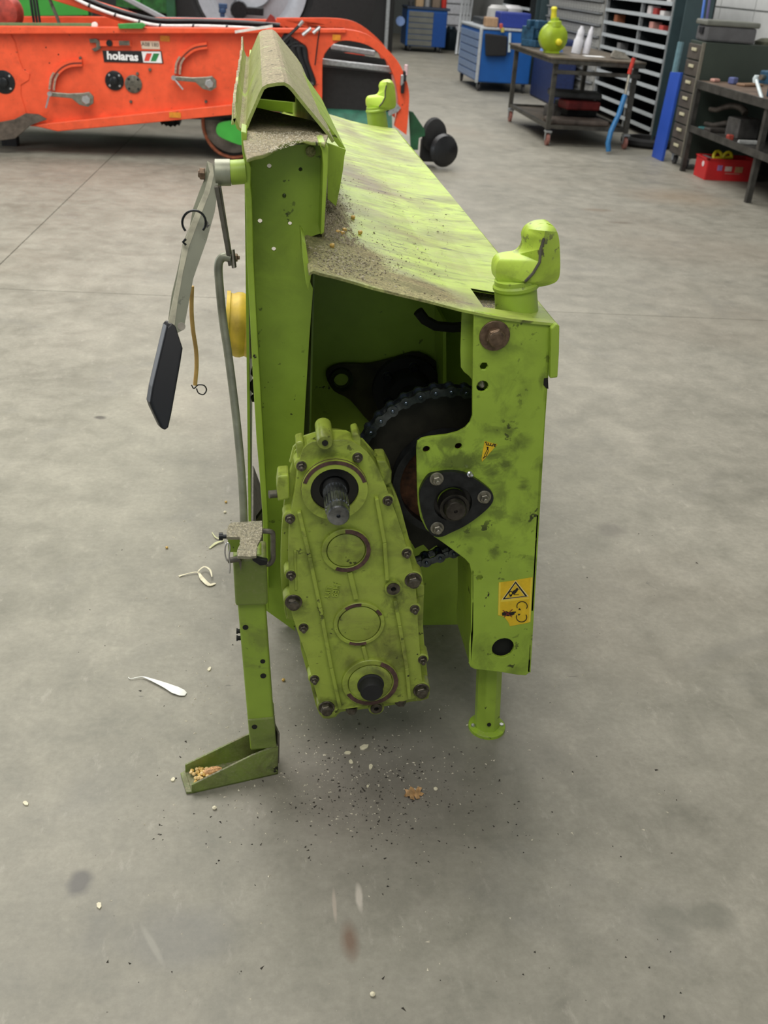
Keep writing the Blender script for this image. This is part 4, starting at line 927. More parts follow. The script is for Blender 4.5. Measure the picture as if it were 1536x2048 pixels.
for x in (60, 170, 340): xx = at(x,0,12.3).x; MB().bar(V((xx,12.4,0)), V((xx,12.4,1.4)), .09).build('frame_leg', green_d, G)
wc = at(503,-34,12.6); R0 = .62
MB().lathe(wc+V((0,-.02,0)), (0,1,0), [(0,.10),(-.02,.12),(-.03,.24),(.05,.26),(.07,.44),(.02,.50),(.0,.62),(.05,.63),(.3,.63)], 48).build('wheel_rim', plain('silver_rim', (178,182,190), .35, .2, .05), G, smooth=True)
MB().lathe(wc+V((0,-.06,0)), (0,1,0), [(.08,.63),(0,.70),(-.02,1.0),(.06,wc.z-.02),(.30,wc.z-.02),(.38,1.0),(.36,.63)], 48, cap=False).build('tyre', rubber_m, G, smooth=True)
MB().lathe(at(478,20,12.5), (0,-1,0), [(0,.10),(.1,.09)], 12).build('hub_nut', iron_black, G); MB().bar(at(445,14,11.9), at(445,34,11.9), .05).box(at(446,12,11.9), (.09,.05,.05)).lathe(at(445,26,11.9), (0,0,1), [(0,.04),(.04,.04)], 10).build('blue_tap', plain('blue_tap', (44,74,112), .4), G, bevel=.008)
MB().box(at(500,22,12.45), (.3,.06,.08)).build('hub_clamp', iron_black, G, bevel=.01)

K = thing('black_container', V((1.9, 24.2, 0)), 'large black container inside a grey steel frame at the back', 'container')
p0, p1 = at(612,0,24.0), at(784,0,24.0)
MB().box(((p0.x+p1.x)/2, 24.6, 1.0), (p1.x-p0.x+.15, 1.0, 2.0)).build('tank_body', plain('black_tank', (30,30,30), .7), K, bevel=.03)
for x in (622, 775): a = at(x,40,23.9); MB().bar(V((a.x, 23.95, 0)), V((a.x, 23.95, 1.35)), .075).build('frame_post', galv, K, bevel=.008)
MB().bar(V((at(622,0,23.95).x, 23.95, 1.33)), V((at(779,0,23.95).x, 23.95, 1.33)), .07).build('frame_rail', galv, K, bevel=.008)

# ================================================================== tool trolleys
bluep = plain('workshop_blue', (28, 92, 168), .4, 0, .08, 4); greyd = plain('drawer_grey', (108,110,104), .5, 0, .1, 6)
castm = plain('caster_grey', (70,70,72), .5, .3, .2)
def caster(x, y, par, r=.06, red=False):
    q = ORG[par]
    cb = MB().box((x, y, 2*r+.02), (.07, .09, .02)).prism([V((x-.03,y-.03,2*r+.015)), V((x-.03,y+.03,2*r+.015)), V((x-.03,y+.012,r*.8)), V((x-.03,y-.012,r*.8))], (.005,0,0)).prism([V((x+.025,y-.03,2*r+.015)), V((x+.025,y+.03,2*r+.015)), V((x+.025,y+.012,r*.8)), V((x+.025,y-.012,r*.8))], (.005,0,0)).build('caster_fork', galv, par, bevel=.002)
    MB().lathe((x-.018, y, r), (1,0,0), [(0,r*.8),(.004,r),(.032,r),(.036,r*.8)], 20).build('caster_wheel', plain('red_caster', (150,100,90), .5) if red else castm, cb, smooth=True)
    return cb
T1 = thing('tool_trolley', V((3.92, 17.85, 0)), 'blue tool trolley with a black bag on its near end, beside the work table', 'tool trolley')
MB().box((3.92, 17.85, .52), (.86, 1.7, .76)).build('cabinet', bluep, T1, bevel=.02)
for i in range(6): MB().box((3.478, 17.85, .22+.115*i), (.02, 1.5, .10)).build('drawer', plain('pale_blue_drawer', (120,142,178), .4, 0, .1), T1, bevel=.006)
MB().box((3.92, 17.85, .915), (.90, 1.74, .035)).build('worktop', plain('trolley_rim', (196,202,206), .4, .3), T1, bevel=.01)
MB().box((3.49, 16.985, .52), (.05, .03, .78)).build('corner_rail', plain('trolley_rim', (196,202,206), .4, .3), T1, bevel=.008)
for x, y in ((3.55,17.1),(4.28,17.1),(3.55,18.6),(4.28,18.6)): caster(x, y, T1, .065)
bag = MB().prism([at(969,66,16.96), at(1014,72,16.96), at(1012,112,16.96), at(970,112,16.96)], (0,-.06,0)).build('tool_bag', rubber_m, None, bevel=.02); tag(bag, 'black bag hanging on the end of the blue trolley', 'bag')
lamp = MB().tube([at(1020,66,16.95), at(1018,104,16.95)], .022, 8).build('inspection_lamp', plain('lamp_white', (214,230,236), .3), None, smooth=True); tag(lamp, 'slim white inspection lamp hanging beside the black bag', 'lamp')
for i, (px, py, s, cl, lb) in enumerate(((965,44,(.45,.7,.10),(38,44,48),'dark tool tray on the blue trolley beside the table'), (1008,26,(.5,.4,.22),(42,62,150),'blue plastic box on top of the blue trolley'), (1003,40,(.2,.2,.14),(176,144,112),'tan work gloves on the near edge of the trolley'))):
    q = onx(px, py, 3.9) if i == 0 else at(px, py, 17.3); b = MB().box(((3.85, 4.05, 3.66)[i], (18.12, 17.35, 17.15)[i], .934+s[2]/2), s).build(('tool_tray','plastic_box','work_gloves')[i], plain('c%d' % i, cl, .5), None, bevel=.02); tag(b, lb, ('tray','box','gloves')[i])
for x, y, cl in ((1002,52,(196,90,80)),(1005,60,(198,186,90))):
    p = MB().bar(at(x,y-5,16.9), at(x,y+5,16.9), .05).build('hanging_rag', plain('rag%d' % y, cl, .7), None, bevel=.01); tag(p, ('reddish' if y == 52 else 'yellowish')+' rag hanging over the trolley edge near the gloves', 'rag')
T2 = thing('tool_trolley', V((3.84, 25.3, 0)), 'blue tool trolley with grey drawers at the far back of the hall', 'tool trolley')
MB().box((3.84, 25.3, .50), (.92, .9, .76)).build('cabinet', bluep, T2, bevel=.02)
for i in range(6): MB().box((3.70, 24.84, .19+.118*i), (.56, .02, .105)).build('drawer', greyd, T2, bevel=.006)
MB().box((4.14, 24.84, .48), (.29, .02, .70)).build('door_panel', plain('deep_blue', (20,72,146), .4), T2, bevel=.006)
MB().box((3.86, 25.3, .90), (.98, .96, .05)).build('worktop', plain('trolley_top', (44,56,76), .6), T2, bevel=.01)
for x, y in ((3.5,24.95),(4.2,24.95),(3.5,25.6),(4.2,25.6)): caster(x, y, T2, .06)
MB().lathe(at(800,42,24.9), (0,-1,0), [(0,.10),(.08,.10)], 16).build('paper_roll', plain('blue_white_roll', (140,170,226), .6), T2, smooth=True)
random.seed(21)
names = [('oil_can','oil can',(60,60,62)),('cardboard_box','box',(176,148,112)),('spray_can','spray can',(150,150,150)),('small_carton','box',(120,104,88)),('red_canister','canister',(190,44,34))]
labs = ['dark oil can at the left end of the far trolley top','brown cardboard box on the far blue trolley','grey spray can behind the brown box on the far trolley','small dull brown carton at the right of the far trolley top','red canister at the right end of the far trolley']
for i, (nm, ct, cl) in enumerate(names):
    x = 3.48+.19*i; hh = (.12,.26,.2,.18,.30)[i]
    b = (MB().box((x, 25.1, .926+hh/2), (.17,.2,hh)) if i in (1,3) else MB().lathe((x,25.1,.926), (0,0,1), [(0,.06),(hh*.8,.06),(hh*.9,.03),(hh,.03)], 14)).build(nm, plain(nm, cl, .5), None, bevel=.008); tag(b, labs[i], ct)
# leaning profiles and white stack behind
for i in range(4):
    a = at(912+i*6, 108, 24.6+.1*i); a.z = 0.02; b = at(928+i*7, -30, 25.8+.1*i)
    o = MB().bar(a, b, .05, .03).build('steel_profile', galv, None, bevel=.004); tag(o, ('leftmost','second','third','rightmost')[i]+' of the grey steel profiles leaning beside the far trolley', 'steel profile', 'leaning steel profiles')
q = at(915, 30, 27.5)
pk = thing('crate_stack_cabinet', V((q.x, 27.8, 0)), 'white stacked drawer unit behind the far blue trolley', 'drawer unit')
for i in range(6): MB().box((q.x, 27.8, .36+.24*i), (.62, .5, .215)).build('drawer', plain('off_white_drawer', (206,208,214), .5), pk, bevel=.01)
MB().box((q.x, 27.9, .12), (.60, .5, .24)).build('plinth', iron_black, pk)
kg = MB().lathe((at(905,66,26).x, 26.2, 0), (0,0,1), [(0,.2),(.1,.24),(.4,.24),(.46,.12),(.52,.10)], 20).build('steel_keg', plain('dark_keg', (40,52,60), .3, .6), None, smooth=True); tag(kg, 'dark round keg on the floor behind the far blue trolley', 'keg')

# ================================================================== work table on casters
tt = plain('worn_table_steel', (112,102,88), .5, .5, .4, 7); tf = plain('table_frame_steel', (84,82,76), .5, .5, .3, 12)
W = thing('work_table', V((3.7, 12.57, 0)), 'steel work table on red casters with scrap on its lower shelf', 'table')
MB().box((3.70, 12.57, .905), (1.06, 2.12, .02)).build('table_top', tt, W, bevel=.003)
for x in (3.21, 4.20): MB().box((x, 12.57, .875), (.05, 2.10, .05)).build('top_rail', tf, W, bevel=.003)
for y in (11.55, 13.6): MB().box((3.705, y, .875), (1.0, .05, .05)).build('top_rail', tf, W, bevel=.003)
MB().box((3.705, 11.56, .77), (.98, .04, .04)).build('cross_bar', tf, W, bevel=.003)
for x, y in ((3.25,11.62),(4.16,11.62),(3.25,13.5),(4.16,13.5)):
    MB().box((x, y, .515), (.05, .05, .69)).build('leg', tf, W, bevel=.003); caster(x+.01, y, W, .065, True)
MB().box((3.705, 12.56, .19), (.92, 1.9, .012)).build('lower_shelf', tt, W)
for x in (3.25, 4.16): MB().box((x, 12.56, .20), (.04, 1.85, .04)).build('shelf_rail', tf, W)
for y in (11.62, 13.5): MB().box((3.705, y, .20), (.88, .04, .04)).build('shelf_rail', tf, W)
# on the table
gx = at(1112, 86, 12.0); gx = V((gx.x, 12.15, .917))
Gb = thing('gear_pump', gx, 'yellow-green gear pump with yellow protective caps on the steel table', 'pump')
pg = plain('pump_lime', (158,184,38), .4, 0, .15, 8); pc = plain('cap_yellow', (226,216,50), .4)
MB().lathe(gx+V((0,.0,.155)), (0,-1,0), [(-.08,.11),(-.06,.155),(.05,.155),(.07,.12),(.09,.10),(.10,.05)], 24).build('pump_body', pg, Gb, smooth=True)
MB().lathe(gx+V((0,.0,.27)), (-.1,0,1), [(0,.085),(.05,.075),(.06,.05),(.09,.045)], 18).build('pump_neck', pg, Gb, smooth=True)
MB().lathe(gx+V((-.022,.0,.35)), (-.08,0,1), [(0,.034),(.07,.030),(.10,.036),(.12,.02)], 14).build('cap', pc, Gb, smooth=True)
MB().lathe(gx+V((.04,-.10,.12)), (0,-1,0), [(0,.036),(.04,.034),(.05,.02)], 14).build('cap', pc, Gb, smooth=True)
MB().box(gx+V((0,0,.01)), (.16,.12,.02)).build('foot', pg, Gb)
hd = MB().lathe(at(1118,26,12.6)*1, (.1,0,-1), [(0,.03),(.02,.05),(.12,.045),(.14,.03)], 14); 
for i, (px, lb) in enumerate(((1157,'white bottle on the steel table, the larger one'), (1177,'white bottle on the steel table, the slimmer one at the right'))):
    q = V((at(px, 85, 12.3).x, 12.35, .916)); r = (.055,.04)[i]
    b = MB().lathe(q, (.12,0,1), [(0,r),(.14,r),(.16,r*.8),(.19,r*.75),(.24,r*.7),(.27,r*.4),(.29,r*.4)], 16).build('bottle', plain('bottle_white', (222,222,230), .4, 0, .05), None, smooth=True); tag(b, lb, 'bottle')
pp = MB().box((at(1195,98,11.9).x, 12.0, .9175), (.22,.16,.003)).build('paper_sheet', plain('paper', (232,232,232), .7, 0, .02), None); tag(pp, 'white paper sheet lying on the steel table', 'paper')
cl = MB().prism([V((3.98,11.85,.916)), V((4.16,11.9,.916)), V((4.14,12.05,.97)), V((4.02,12.08,.99)), V((3.96,12.0,.93))], (0,-.05,.004)).build('clamp_block', steel_dull, None, bevel=.006); tag(cl, 'small grey metal clamp at the right end of the steel table', 'clamp')
rg = MB().lathe((3.42,12.5,.916), (0,0,1), [(0,.14),(.02,.13),(.05,.05),(.055,.001)], 12).build('blue_rag', plain('rag_blue', (96,130,196), .8, 0, .3, 30), None, smooth=True); tag(rg, 'crumpled light blue rag on the steel table left of the pump', 'rag')
vb = plain('vise_blue', (44,84,112), .45, .2, .3, 20)
def vise(base, label, s=1.0, rz=0.0):
    v = thing('bench_vise', base, label, 'vise'); R = Matrix.Rotation(rz, 3, 'Z')
    def bb(c, d, nm, m=vb): MB().box(V(base)+R @ (V(c)*s), V(d)*s, R).build(nm, m, v, bevel=.008*s)
    bb((0,0,.03), (.16,.2,.06), 'vise_base'); bb((0,.04,.11), (.14,.16,.12), 'vise_body'); bb((0,.02,.19), (.18,.05,.07), 'fixed_jaw'); bb((0,-.09,.19), (.18,.05,.07), 'moving_jaw'); bb((0,-.12,.11), (.08,.22,.07), 'slide')
    a = V(base)+R @ V((0,-.26,.11))*s; MB().cyl(a, a+R @ V((0,.1,0))*s, .015*s, n=10).build('screw', steel, v)
    return v, a
v1, a1 = vise(V((3.36, 13.1, .916)), 'dark blue bench vise at the far end of the steel table', 1.3, .5)
MB().cyl(a1+V((-.1,0,.05)), a1+V((.1,0,-.05)), .009, n=8).build('vise_handle', steel, v1)
ns = MB().box((4.53, 16.3, .44), (.36, 1.2, .88)).build('dark_blue_crate', plain('navy', (30,46,92), .6, 0, .2), None, bevel=.03); tag(ns, 'dark navy cabinet standing behind the steel table and blue trolley', 'cabinet')
# scrap on the lower shelf
random.seed(4)
for i, (px, py, s, cl, lb, nm) in enumerate(((1160,196,(.42,.30,.10),(122,40,38),'faded red bumper section in the scrap pile under the table','red_cover'),
    (1150,180,(.60,.36,.07),(58,60,60),'dark grey plate on top of the scrap pile','dark_plate'), (1150,214,(.70,.30,.06),(104,94,86),'long brown-grey bracket at the front of the scrap pile','bracket'),
    (1190,184,(.40,.40,.16),(34,36,36),'black housing at the right of the scrap pile','black_housing'), (1128,200,(.16,.16,.14),(98,96,92),'worn grey casting at the left of the scrap pile','casting'))):
    z0 = .197 + (.13 if i == 0 else .25 if i == 1 else .0 if i == 2 else .0 if i == 3 else .0)
    q = at(px, py, (12.3,12.35,12.1,12.5,12.1)[i]); mb = MB().box((q.x-(.12 if i == 3 else 0), (12.3,12.35,11.98,12.8,12.52)[i], z0+s[2]/2), s, Matrix.Rotation((.1,-.15,.05,.2,.6)[i], 3, 'Z'))
    b = mb.build(nm, plain('scrap%d' % i, cl, .6, .1, .4, 8), None, bevel=.02); tag(b, lb, 'scrap part')
# blue lever bar with red sleeve, standing against the table
pb = thing('jack_handle', V((fl(1220,300).x, fl(1220,300).y, 0)), 'blue steel bar with a red sleeve standing at the right corner of the table', 'lever bar')
pts = [at(1266,112,11.4), at(1258,150,11.4), at(1250,190,11.35), at(1238,228,11.3), at(1222,262,11.25), at(1216,286,11.2)]
MB().tube(pts[2:]+[V((pts[-1].x+.02, 11.2, .03))], .028, 10).build('blue_bar', plain('jack_blue', (52,120,176), .4), pb, smooth=True)
MB().tube(pts[1:3], .016, 8).build('steel_rod', steel, pb, smooth=True); MB().tube([at(1268,116,11.4), at(1258,148,11.4)], .022, 8).build('red_sleeve', plain('red_sleeve', (206,62,50), .4), pb, smooth=True)

# ================================================================== shelving and cabinets along the right wall
XF = 4.80
rk = plain('rack_dark', (34,40,42), .6, .1, .2); lipm = plain('shelf_lip', (206,214,218), .45, .3, .2, 90)
Rk = thing('pigeonhole_rack', V((5.05, 13.9, 0)), 'dark open shelving rack with light shelf edges beside the green column', 'shelving')
y0, y1 = 12.52, 15.0; ym = onx(1284, 10, XF).y
MB().box((5.30, (y0+y1)/2, .95), (.02, y1-y0, 1.9)).build('back_sheet', rk, Rk)
for y in (y0, ym, y1): MB().box((XF+.02, y, .95), (.045, .035, 1.9)).build('upright', galv, Rk, bevel=.003); MB().box((XF+.26, y, .95), (.48, .01, 1.9)).build('divider', rk, Rk)
for k in range(12):
    z = .10+.153*k; sh_ = MB().box((XF+.25, (y0+y1)/2, z), (.50, y1-y0-.02, .012)).build('shelf', rk, Rk)
    MB().box((XF-.008, (y0+y1)/2, z+.008), (.012, y1-y0-.03, .042)).build('shelf_lip', lipm, sh_)
    for j in range(26): 
        pass
lb_i = 0
for k, ys_, cl, nm in ((8, 12.9, (226,222,220), 'small_carton'), (8, 13.15, (170,60,56), 'red_packet'), (8, 13.35, (214,206,206), 'white_packet'), (7, 12.85, (196,80,74), 'red_filter_box'), (7, 13.2, (206,150,140), 'pink_packet'), (7, 14.6, (150,90,60), 'brown_packet'), (9, 12.75, (224,224,224), 'white_tub'), (5, 14.3, (120,120,120), 'grey_part')):
    z = .10+.153*k+.007; hgt = .07+.02*(lb_i % 3)
    b = MB().box((XF+.08, ys_, z+hgt/2), (.12, .13, hgt)).build(nm, plain('pk%d' % lb_i, cl, .5), None, bevel=.006)
    pos = {9:'upper', 8:'fourth from top visible', 7:'fifth from top visible', 5:'lower left'}[k]
    tag(b, nm.replace('_', ' ')+' lying in the '+pos+' compartment row of the dark rack', 'packet' if 'part' not in nm else 'part'); lb_i += 1
# light grey parts cabinets with rows of bins
Pc = thing('parts_cabinet', V((5.05, 16.6, 0)), 'light grey cabinet of small drawers behind the work table', 'parts cabinet')
pcm = plain('parts_cabinet_grey', (150,150,146), .55, .1, .15, 5); pcd = plain('parts_drawer_grey', (170,171,168), .5, .1, .15, 9)
MB().box((5.08, 16.62, .95), (.5, 2.9, 1.9)).build('cabinet_body', pcm, Pc, bevel=.005)
dm = MB().box((0,0,0), (.03, .125, .105)).box((-.018,0,-.01), (.012,.06,.016)).mesh('small_drawer', pcd)
for r in range(12):
    for j in range(20): place('small_drawer', dm, (4.815, 15.26+.144*j, .14+.15*r), Pc, rot=(0, -.12, 0))
for r in range(13): MB().box((4.79, 16.62, .07+.15*r), (.05, 2.86, .018)).build('divider_rail', galv, Pc)
g2 = plain('column_green_grey', (62,80,84), .5, .1, .12, 4)
def ibeam(x, y, d, nm, lab, h=5.7, w=.32):
    o = MB().box((x, y-d/2+.01, h/2), (w, .02, h)).box((x, y+d/2-.01, h/2), (w, .02, h)).box((x, y, h/2), (.014, d-.04, h)).build(nm, g2, None, bevel=.002); tag(o, lab, 'column'); return o
ibeam(4.82, 11.95, .34, 'steel_column', 'dark green steel column between the rack and the filing cabinet')
ibeam(4.9, 18.5, .34, 'steel_column', 'dark green steel column behind the yellow-green pump')
ct = MB().tube([V((at(1352,132,11.35).x-.02,11.35,.01)), at(1352,132,11.35), at(1362,84,11.35)], .035, 8).build('cyan_tube', plain('pale_cyan', (112,146,156), .4), None, smooth=True); tag(ct, 'pale bluish tube standing between blue panel and column', 'tube')
Sh = thing('wall_shelf', V((5.05, 20.2, 0)), 'narrow dark shelf unit with light edges near the far column', 'shelving')
MB().box((5.28, 20.4, .95), (.02, 2.2, 1.9)).build('back_sheet', rk, Sh)
for y in (19.3, 21.5): MB().box((5.05, y, .95), (.5, .02, 1.9)).build('side_sheet', rk, Sh)
for k in range(9):
    MB().box((5.05, 20.4, .15+.2*k), (.48, 2.18, .012)).build('shelf', rk, Sh); MB().box((4.795, 20.4, .158+.2*k), (.012, 2.18, .045)).build('shelf_lip', lipm, Sh)
for i, (px, cl, nm, lb) in enumerate(((998,(186,186,184),'white_barrel','white barrel standing behind the blue trolley'), (1040,(206,206,208),'white_sack','white sack behind the trolley, near the dark shelf'))):
    q = at(px, 0, 19.1); b = MB().lathe((q.x, 19.1+.5*i, 0), (0,0,1), [(0,.17),(.05,.2),(.5,.205),(.9,.2),(1.15,.18),(1.2,.12)], 18).build(nm, plain(nm, cl, .6, 0, .15, 5), None, smooth=True); tag(b, lb, nm.split('_')[1])
bp_ = thing('standing_board', V((4.38, 11.1, 0)), 'tall blue sheet panel standing on end beside the filing cabinet', 'board')
qa, qb = onx(1303,312,4.34), onx(1323,318,4.34)
MB().prism([V((4.34, qa.y, .0)), V((4.34, qb.y, .0)), V((4.34, qb.y-.08, .89)), V((4.34, qa.y-.10, .87))], (.03,0,0)).build('panel_sheet', plain('panel_blue', (44,84,184), .45, 0, .06, 4), bp_, bevel=.004)
# filing cabinet
F = thing('filing_cabinet', V((4.9, 10.6, 0)), 'dark six-drawer filing cabinet on casters with a grey case on top', 'cabinet')
fbm = plain('cabinet_brown_grey', (82,76,70), .5, .1, .2, 8); fgm = plain('cabinet_side_green', (52,62,54), .6, .0, .12, 3)
MB().box((4.90, 10.60, .655), (1.02, .40, 1.09)).build('cabinet_body', fgm, F, bevel=.004)
for i in range(7):
    dr = MB().box((4.382, 10.60, .19+.152*i), (.024, .36, .138)).build('drawer', fbm, F, bevel=.005)
    MB().box((4.362, 10.60, .21+.152*i), (.012, .12, .028)).build('label_holder', plain('label_cream', (196,190,160), .5), dr, bevel=.003)
MB().box((4.372, 10.405, .655), (.03, .02, 1.08)).build('edge_strip', plain('edge_light', (120,116,104), .5), F)
for x, y in ((4.44,10.45),(4.44,10.75),(5.35,10.45),(5.35,10.75)): caster(x, y, F, .045)
cs = thing('tool_case', V((4.65, 10.6, 1.2)), 'grey plastic tool case lying on the filing cabinet', 'case')
csm = plain('case_grey', (92,92,94), .5, 0, .12, 10)
Rc = Matrix.Rotation(-.1, 3, 'Z')
MB().box((4.66, 10.60, 1.275), (.50, .34, .14), Rc).build('case_base', csm, cs, bevel=.02); MB().box((4.66, 10.60, 1.372), (.54, .37, .05), Rc).build('case_lid', plain('case_lid_grey', (112,114,106), .5, 0, .1, 10), cs, bevel=.015)
MB().box((4.40, 10.60, 1.30), (.02, .12, .06), Rc).build('case_latch', hose_m, cs, bevel=.004)
bx = MB().lathe((5.12, 10.6, 1.201), (0,0,1), [(0,.13),(.03,.13),(.06,.07),(.065,.001)], 14).build('oily_cloth', plain('olive_cloth', (86,88,72), .8, 0, .3), None, smooth=True); tag(bx, 'crumpled olive cloth at the right end of the cabinet top', 'cloth')
for i, (x, cl) in enumerate(((1412,(64,108,190)),(1422,(84,80,120)))):
    a = at(x, -20, 11.2); b = at(x-8, 36, 11.0); o = MB().tube([a, V((b.x, 11.0, b.z)), V((b.x-.01, 10.95, 1.203))], .014, 8).build('air_hose', plain('hose%d' % i, cl, .4), None, smooth=True); tag(o, ('bright blue' if i == 0 else 'dull violet')+' hose hanging down behind the grey case', 'hose')
# workbench
B = thing('workbench', V((4.78, 9.3, 0)), 'dark steel workbench with a middle shelf full of parts', 'workbench')
bm_ = plain('bench_steel', (74,72,68), .5, .4, .3, 10); bt = plain('bench_top', (112,94,80), .6, .1, .3, 6)
MB().box((4.80, 9.25, .855), (.90, 2.15, .015)).build('bench_top', bt, B); MB().box((4.345, 9.25, .825), (.02, 2.15, .075)).build('front_rail', bm_, B, bevel=.003)
MB().box((4.80, 10.32, .825), (.9, .02, .075)).build('end_rail', bm_, B); MB().box((4.80, 9.25, .42), (.90, 2.12, .012)).build('middle_shelf', bm_, B); MB().box((4.345, 9.25, .42), (.02, 2.12, .06)).build('shelf_rail', bm_, B)
for x, y in ((4.36,10.3),(4.38,8.78),(5.2,10.3),(5.2,8.78),(4.38,8.22),(5.2,8.22)): MB().box((x, y, .41), (.05,.05,.82)).build('leg', bm_, B, bevel=.003)
MB().box((5.22, 9.25, .42), (.01, 2.1, .84)).build('back_sheet', rk, B)
v2, a2 = vise(V((4.62, 8.95, .863)), 'light blue bench vise with white handle at the right image edge', 1.5, -1.2)
MB().cyl(onx(1512,158,4.40), onx(1527,208,4.36), .016, n=10).lathe(onx(1512,158,4.40), (0,-.1,1), [(-.03,.02),(0,.03),(.03,.02)], 12).build('vise_handle', plain('handle_white', (220,232,234), .3), v2, smooth=True)
items = [('rusty_wrench_pile','tools',(1425,148),.865,(.30,.10,.025),(140,110,84),'rusty tools lying on the bench top against the green cabinet side'),
 ('small_blue_tin','tin',(1446,148),.865,(.07,.07,.06),(90,100,150),'small blue and white tin on the bench top'), ('pink_sponge','sponge',(1417,147),.865,(.09,.06,.03),(198,150,136),'pinkish sponge at the left of the bench top')]
for nm, ct, pp_, z, s, cl, lb in items:
    q = onx(pp_[0], pp_[1], 4.5); b = MB().box(({'r':4.72,'s':4.60,'p':4.47}[nm[0]], {'r':9.95,'s':10.08,'p':10.2}[nm[0]], z+s[2]/2), s, Matrix.Rotation(.5, 3, 'Z')).build(nm, plain(nm, cl, .6), None, bevel=.01); tag(b, lb, ct)
zz = .427
parts = [('bent_guard', (1445,205), (.42,.16,.12), .5, (92,84,76), 'grey-brown bent guard leaning on the bench shelf, upper one'), ('bent_guard', (1450,228), (.52,.14,.10), .35, (78,72,66), 'grey-brown bent guard on the bench shelf, lower one'),
 ('teal_strap', (1402,245), (.08,.16,.03), .7, (40,110,112), 'teal strap at the left end of the bench shelf'), ('dark_casting', (1490,235), (.24,.2,.18), .2, (84,82,80), 'dark casting at the right of the bench shelf'),
 ('bolt_tray', (1440,263), (.3,.12,.04), .1, (70,66,62), 'flat tray of bolts at the front of the bench shelf'), ('steel_bracket', (1495,285), (.2,.03,.04), .1, (196,198,196), 'bright steel bracket lying on the front of the shelf'), ('red_plug', (1461,268), (.06,.06,.05), 0, (176,76,62), 'small red plug on the bench shelf')]
for nm, pp_, s, rz, cl, lb in parts:
    xx = 4.62 if 'guard' in nm or 'casting' in nm else 4.375+(s[0]+s[1]*.3)/2
    q = onx(pp_[0], pp_[1], xx); y = min(max(q.y, 8.5), 10.1)
    up_ = .16 if lb.endswith('upper one') else 0
    if 'guard' in nm:
        L_ = s[0]/2; P_ = [V((xx+math.cos(t)*.10+.0, y+L_*(t/1.6-1)*.9, zz+.035+up_+.05*math.sin(t*1.4))) for t in [i*.4 for i in range(9)]]
        for p in P_: p.z = max(p.z, zz+.036+up_*.9)
        b = MB().tube(P_, [.034-.0015*i for i in range(9)], 10).build(nm, plain('g'+str(up_), cl, .6, .2, .3, 10), None, smooth=True)
    else: b = MB().box((xx, y, zz+s[2]/2), s, Matrix.Rotation(rz, 3, 'Z')).build(nm, plain(nm, cl, .55, .1, .3, 12), None, bevel=.012)
    tag(b, lb, {'bent_guard':'guard','teal_strap':'strap','dark_casting':'casting','bolt_tray':'tray','steel_bracket':'bracket','red_plug':'plug'}[nm])
# red crate with a yellow clamp
Cr = thing('red_crate', V((4.66, 9.97, 0)), 'red plastic crate with stickers on the floor under the workbench', 'crate')
rm = plain('crate_red', (190,34,36), .45, 0, .1, 6); X0, X1, Y0_, Y1_, HH = 4.41, 4.93, 9.84, 10.12, .205
MB().box(((X0+X1)/2, (Y0_+Y1_)/2, .006), (X1-X0, Y1_-Y0_, .012)).build('crate_floor', rm, Cr)
for y in (Y0_, Y1_): MB().box(((X0+X1)/2, y, HH/2), (X1-X0, .012, HH)).build('crate_wall', rm, Cr, bevel=.003)
for x in (X0, X1): MB().box((x, (Y0_+Y1_)/2, HH/2), (.012, Y1_-Y0_, HH)).build('crate_wall', rm, Cr, bevel=.003)
for y in (Y0_, Y1_): MB().box(((X0+X1)/2, y, HH-.008), (X1-X0+.03, .03, .016)).build('crate_rim', rm, Cr, bevel=.003)
for x in (X0, X1): MB().box((x, (Y0_+Y1_)/2, HH-.008), (.03, Y1_-Y0_+.03, .016)).build('crate_rim', rm, Cr, bevel=.003)
for x, z, w_, h_, cl in ((4.54,.12,.05,.05,(150,110,160)),(4.63,.115,.07,.045,(196,170,160)),(4.74,.11,.08,.055,(176,130,90)),(4.68,.07,.15,.008,(190,120,110))): MB().box((x, Y0_-.0075, z), (w_, .003, h_)).build('crate_sticker', plain('stk%s' % str(cl), cl, .5), Cr)
MB().lathe((X0-.0065, 9.93, .14), (-1,0,0), [(0,.026),(.003,.026)], 16).build('crate_sticker', plain('stk_w', (222,206,206), .5), Cr)
yc = MB().tube([V((4.55+.045*math.cos(a), 9.95+.03*math.sin(a), .20+.055*math.sin(a))) for a in [i*.5 for i in range(13)]], .016, 8).tube([V((4.65+.045*math.cos(a), 9.95, .20+.055*math.sin(a))) for a in [i*.5 for i in range(13)]], .016, 8).tube([V((4.5,9.95,.19)), V((4.7,9.95,.21))], .016, 8)
tag(yc.build('yellow_clamp', plain('clamp_yellow', (214,196,40), .4), None, smooth=True), 'bright yellow clamp sticking out of the red crate', 'clamp')
gr = MB().box((4.47, 10.02, .15), (.05, .16, .10)).build('grey_tool', plain('tool_grey', (118,120,120), .5), None, bevel=.01); tag(gr, 'grey tool standing in the left end of the red crate', 'tool')
ty = MB().lathe((4.55, 11.95, .005), (0,0,1), [(0,.26),(.03,.30),(.07,.30),(.09,.26),(.09,.20),(.0,.20),(0,.26)], 28, cap=False).build('hose_coil', rubber_m, None, smooth=True); tag(ty, 'black coiled hose on the floor between table and blue panel', 'hose coil')
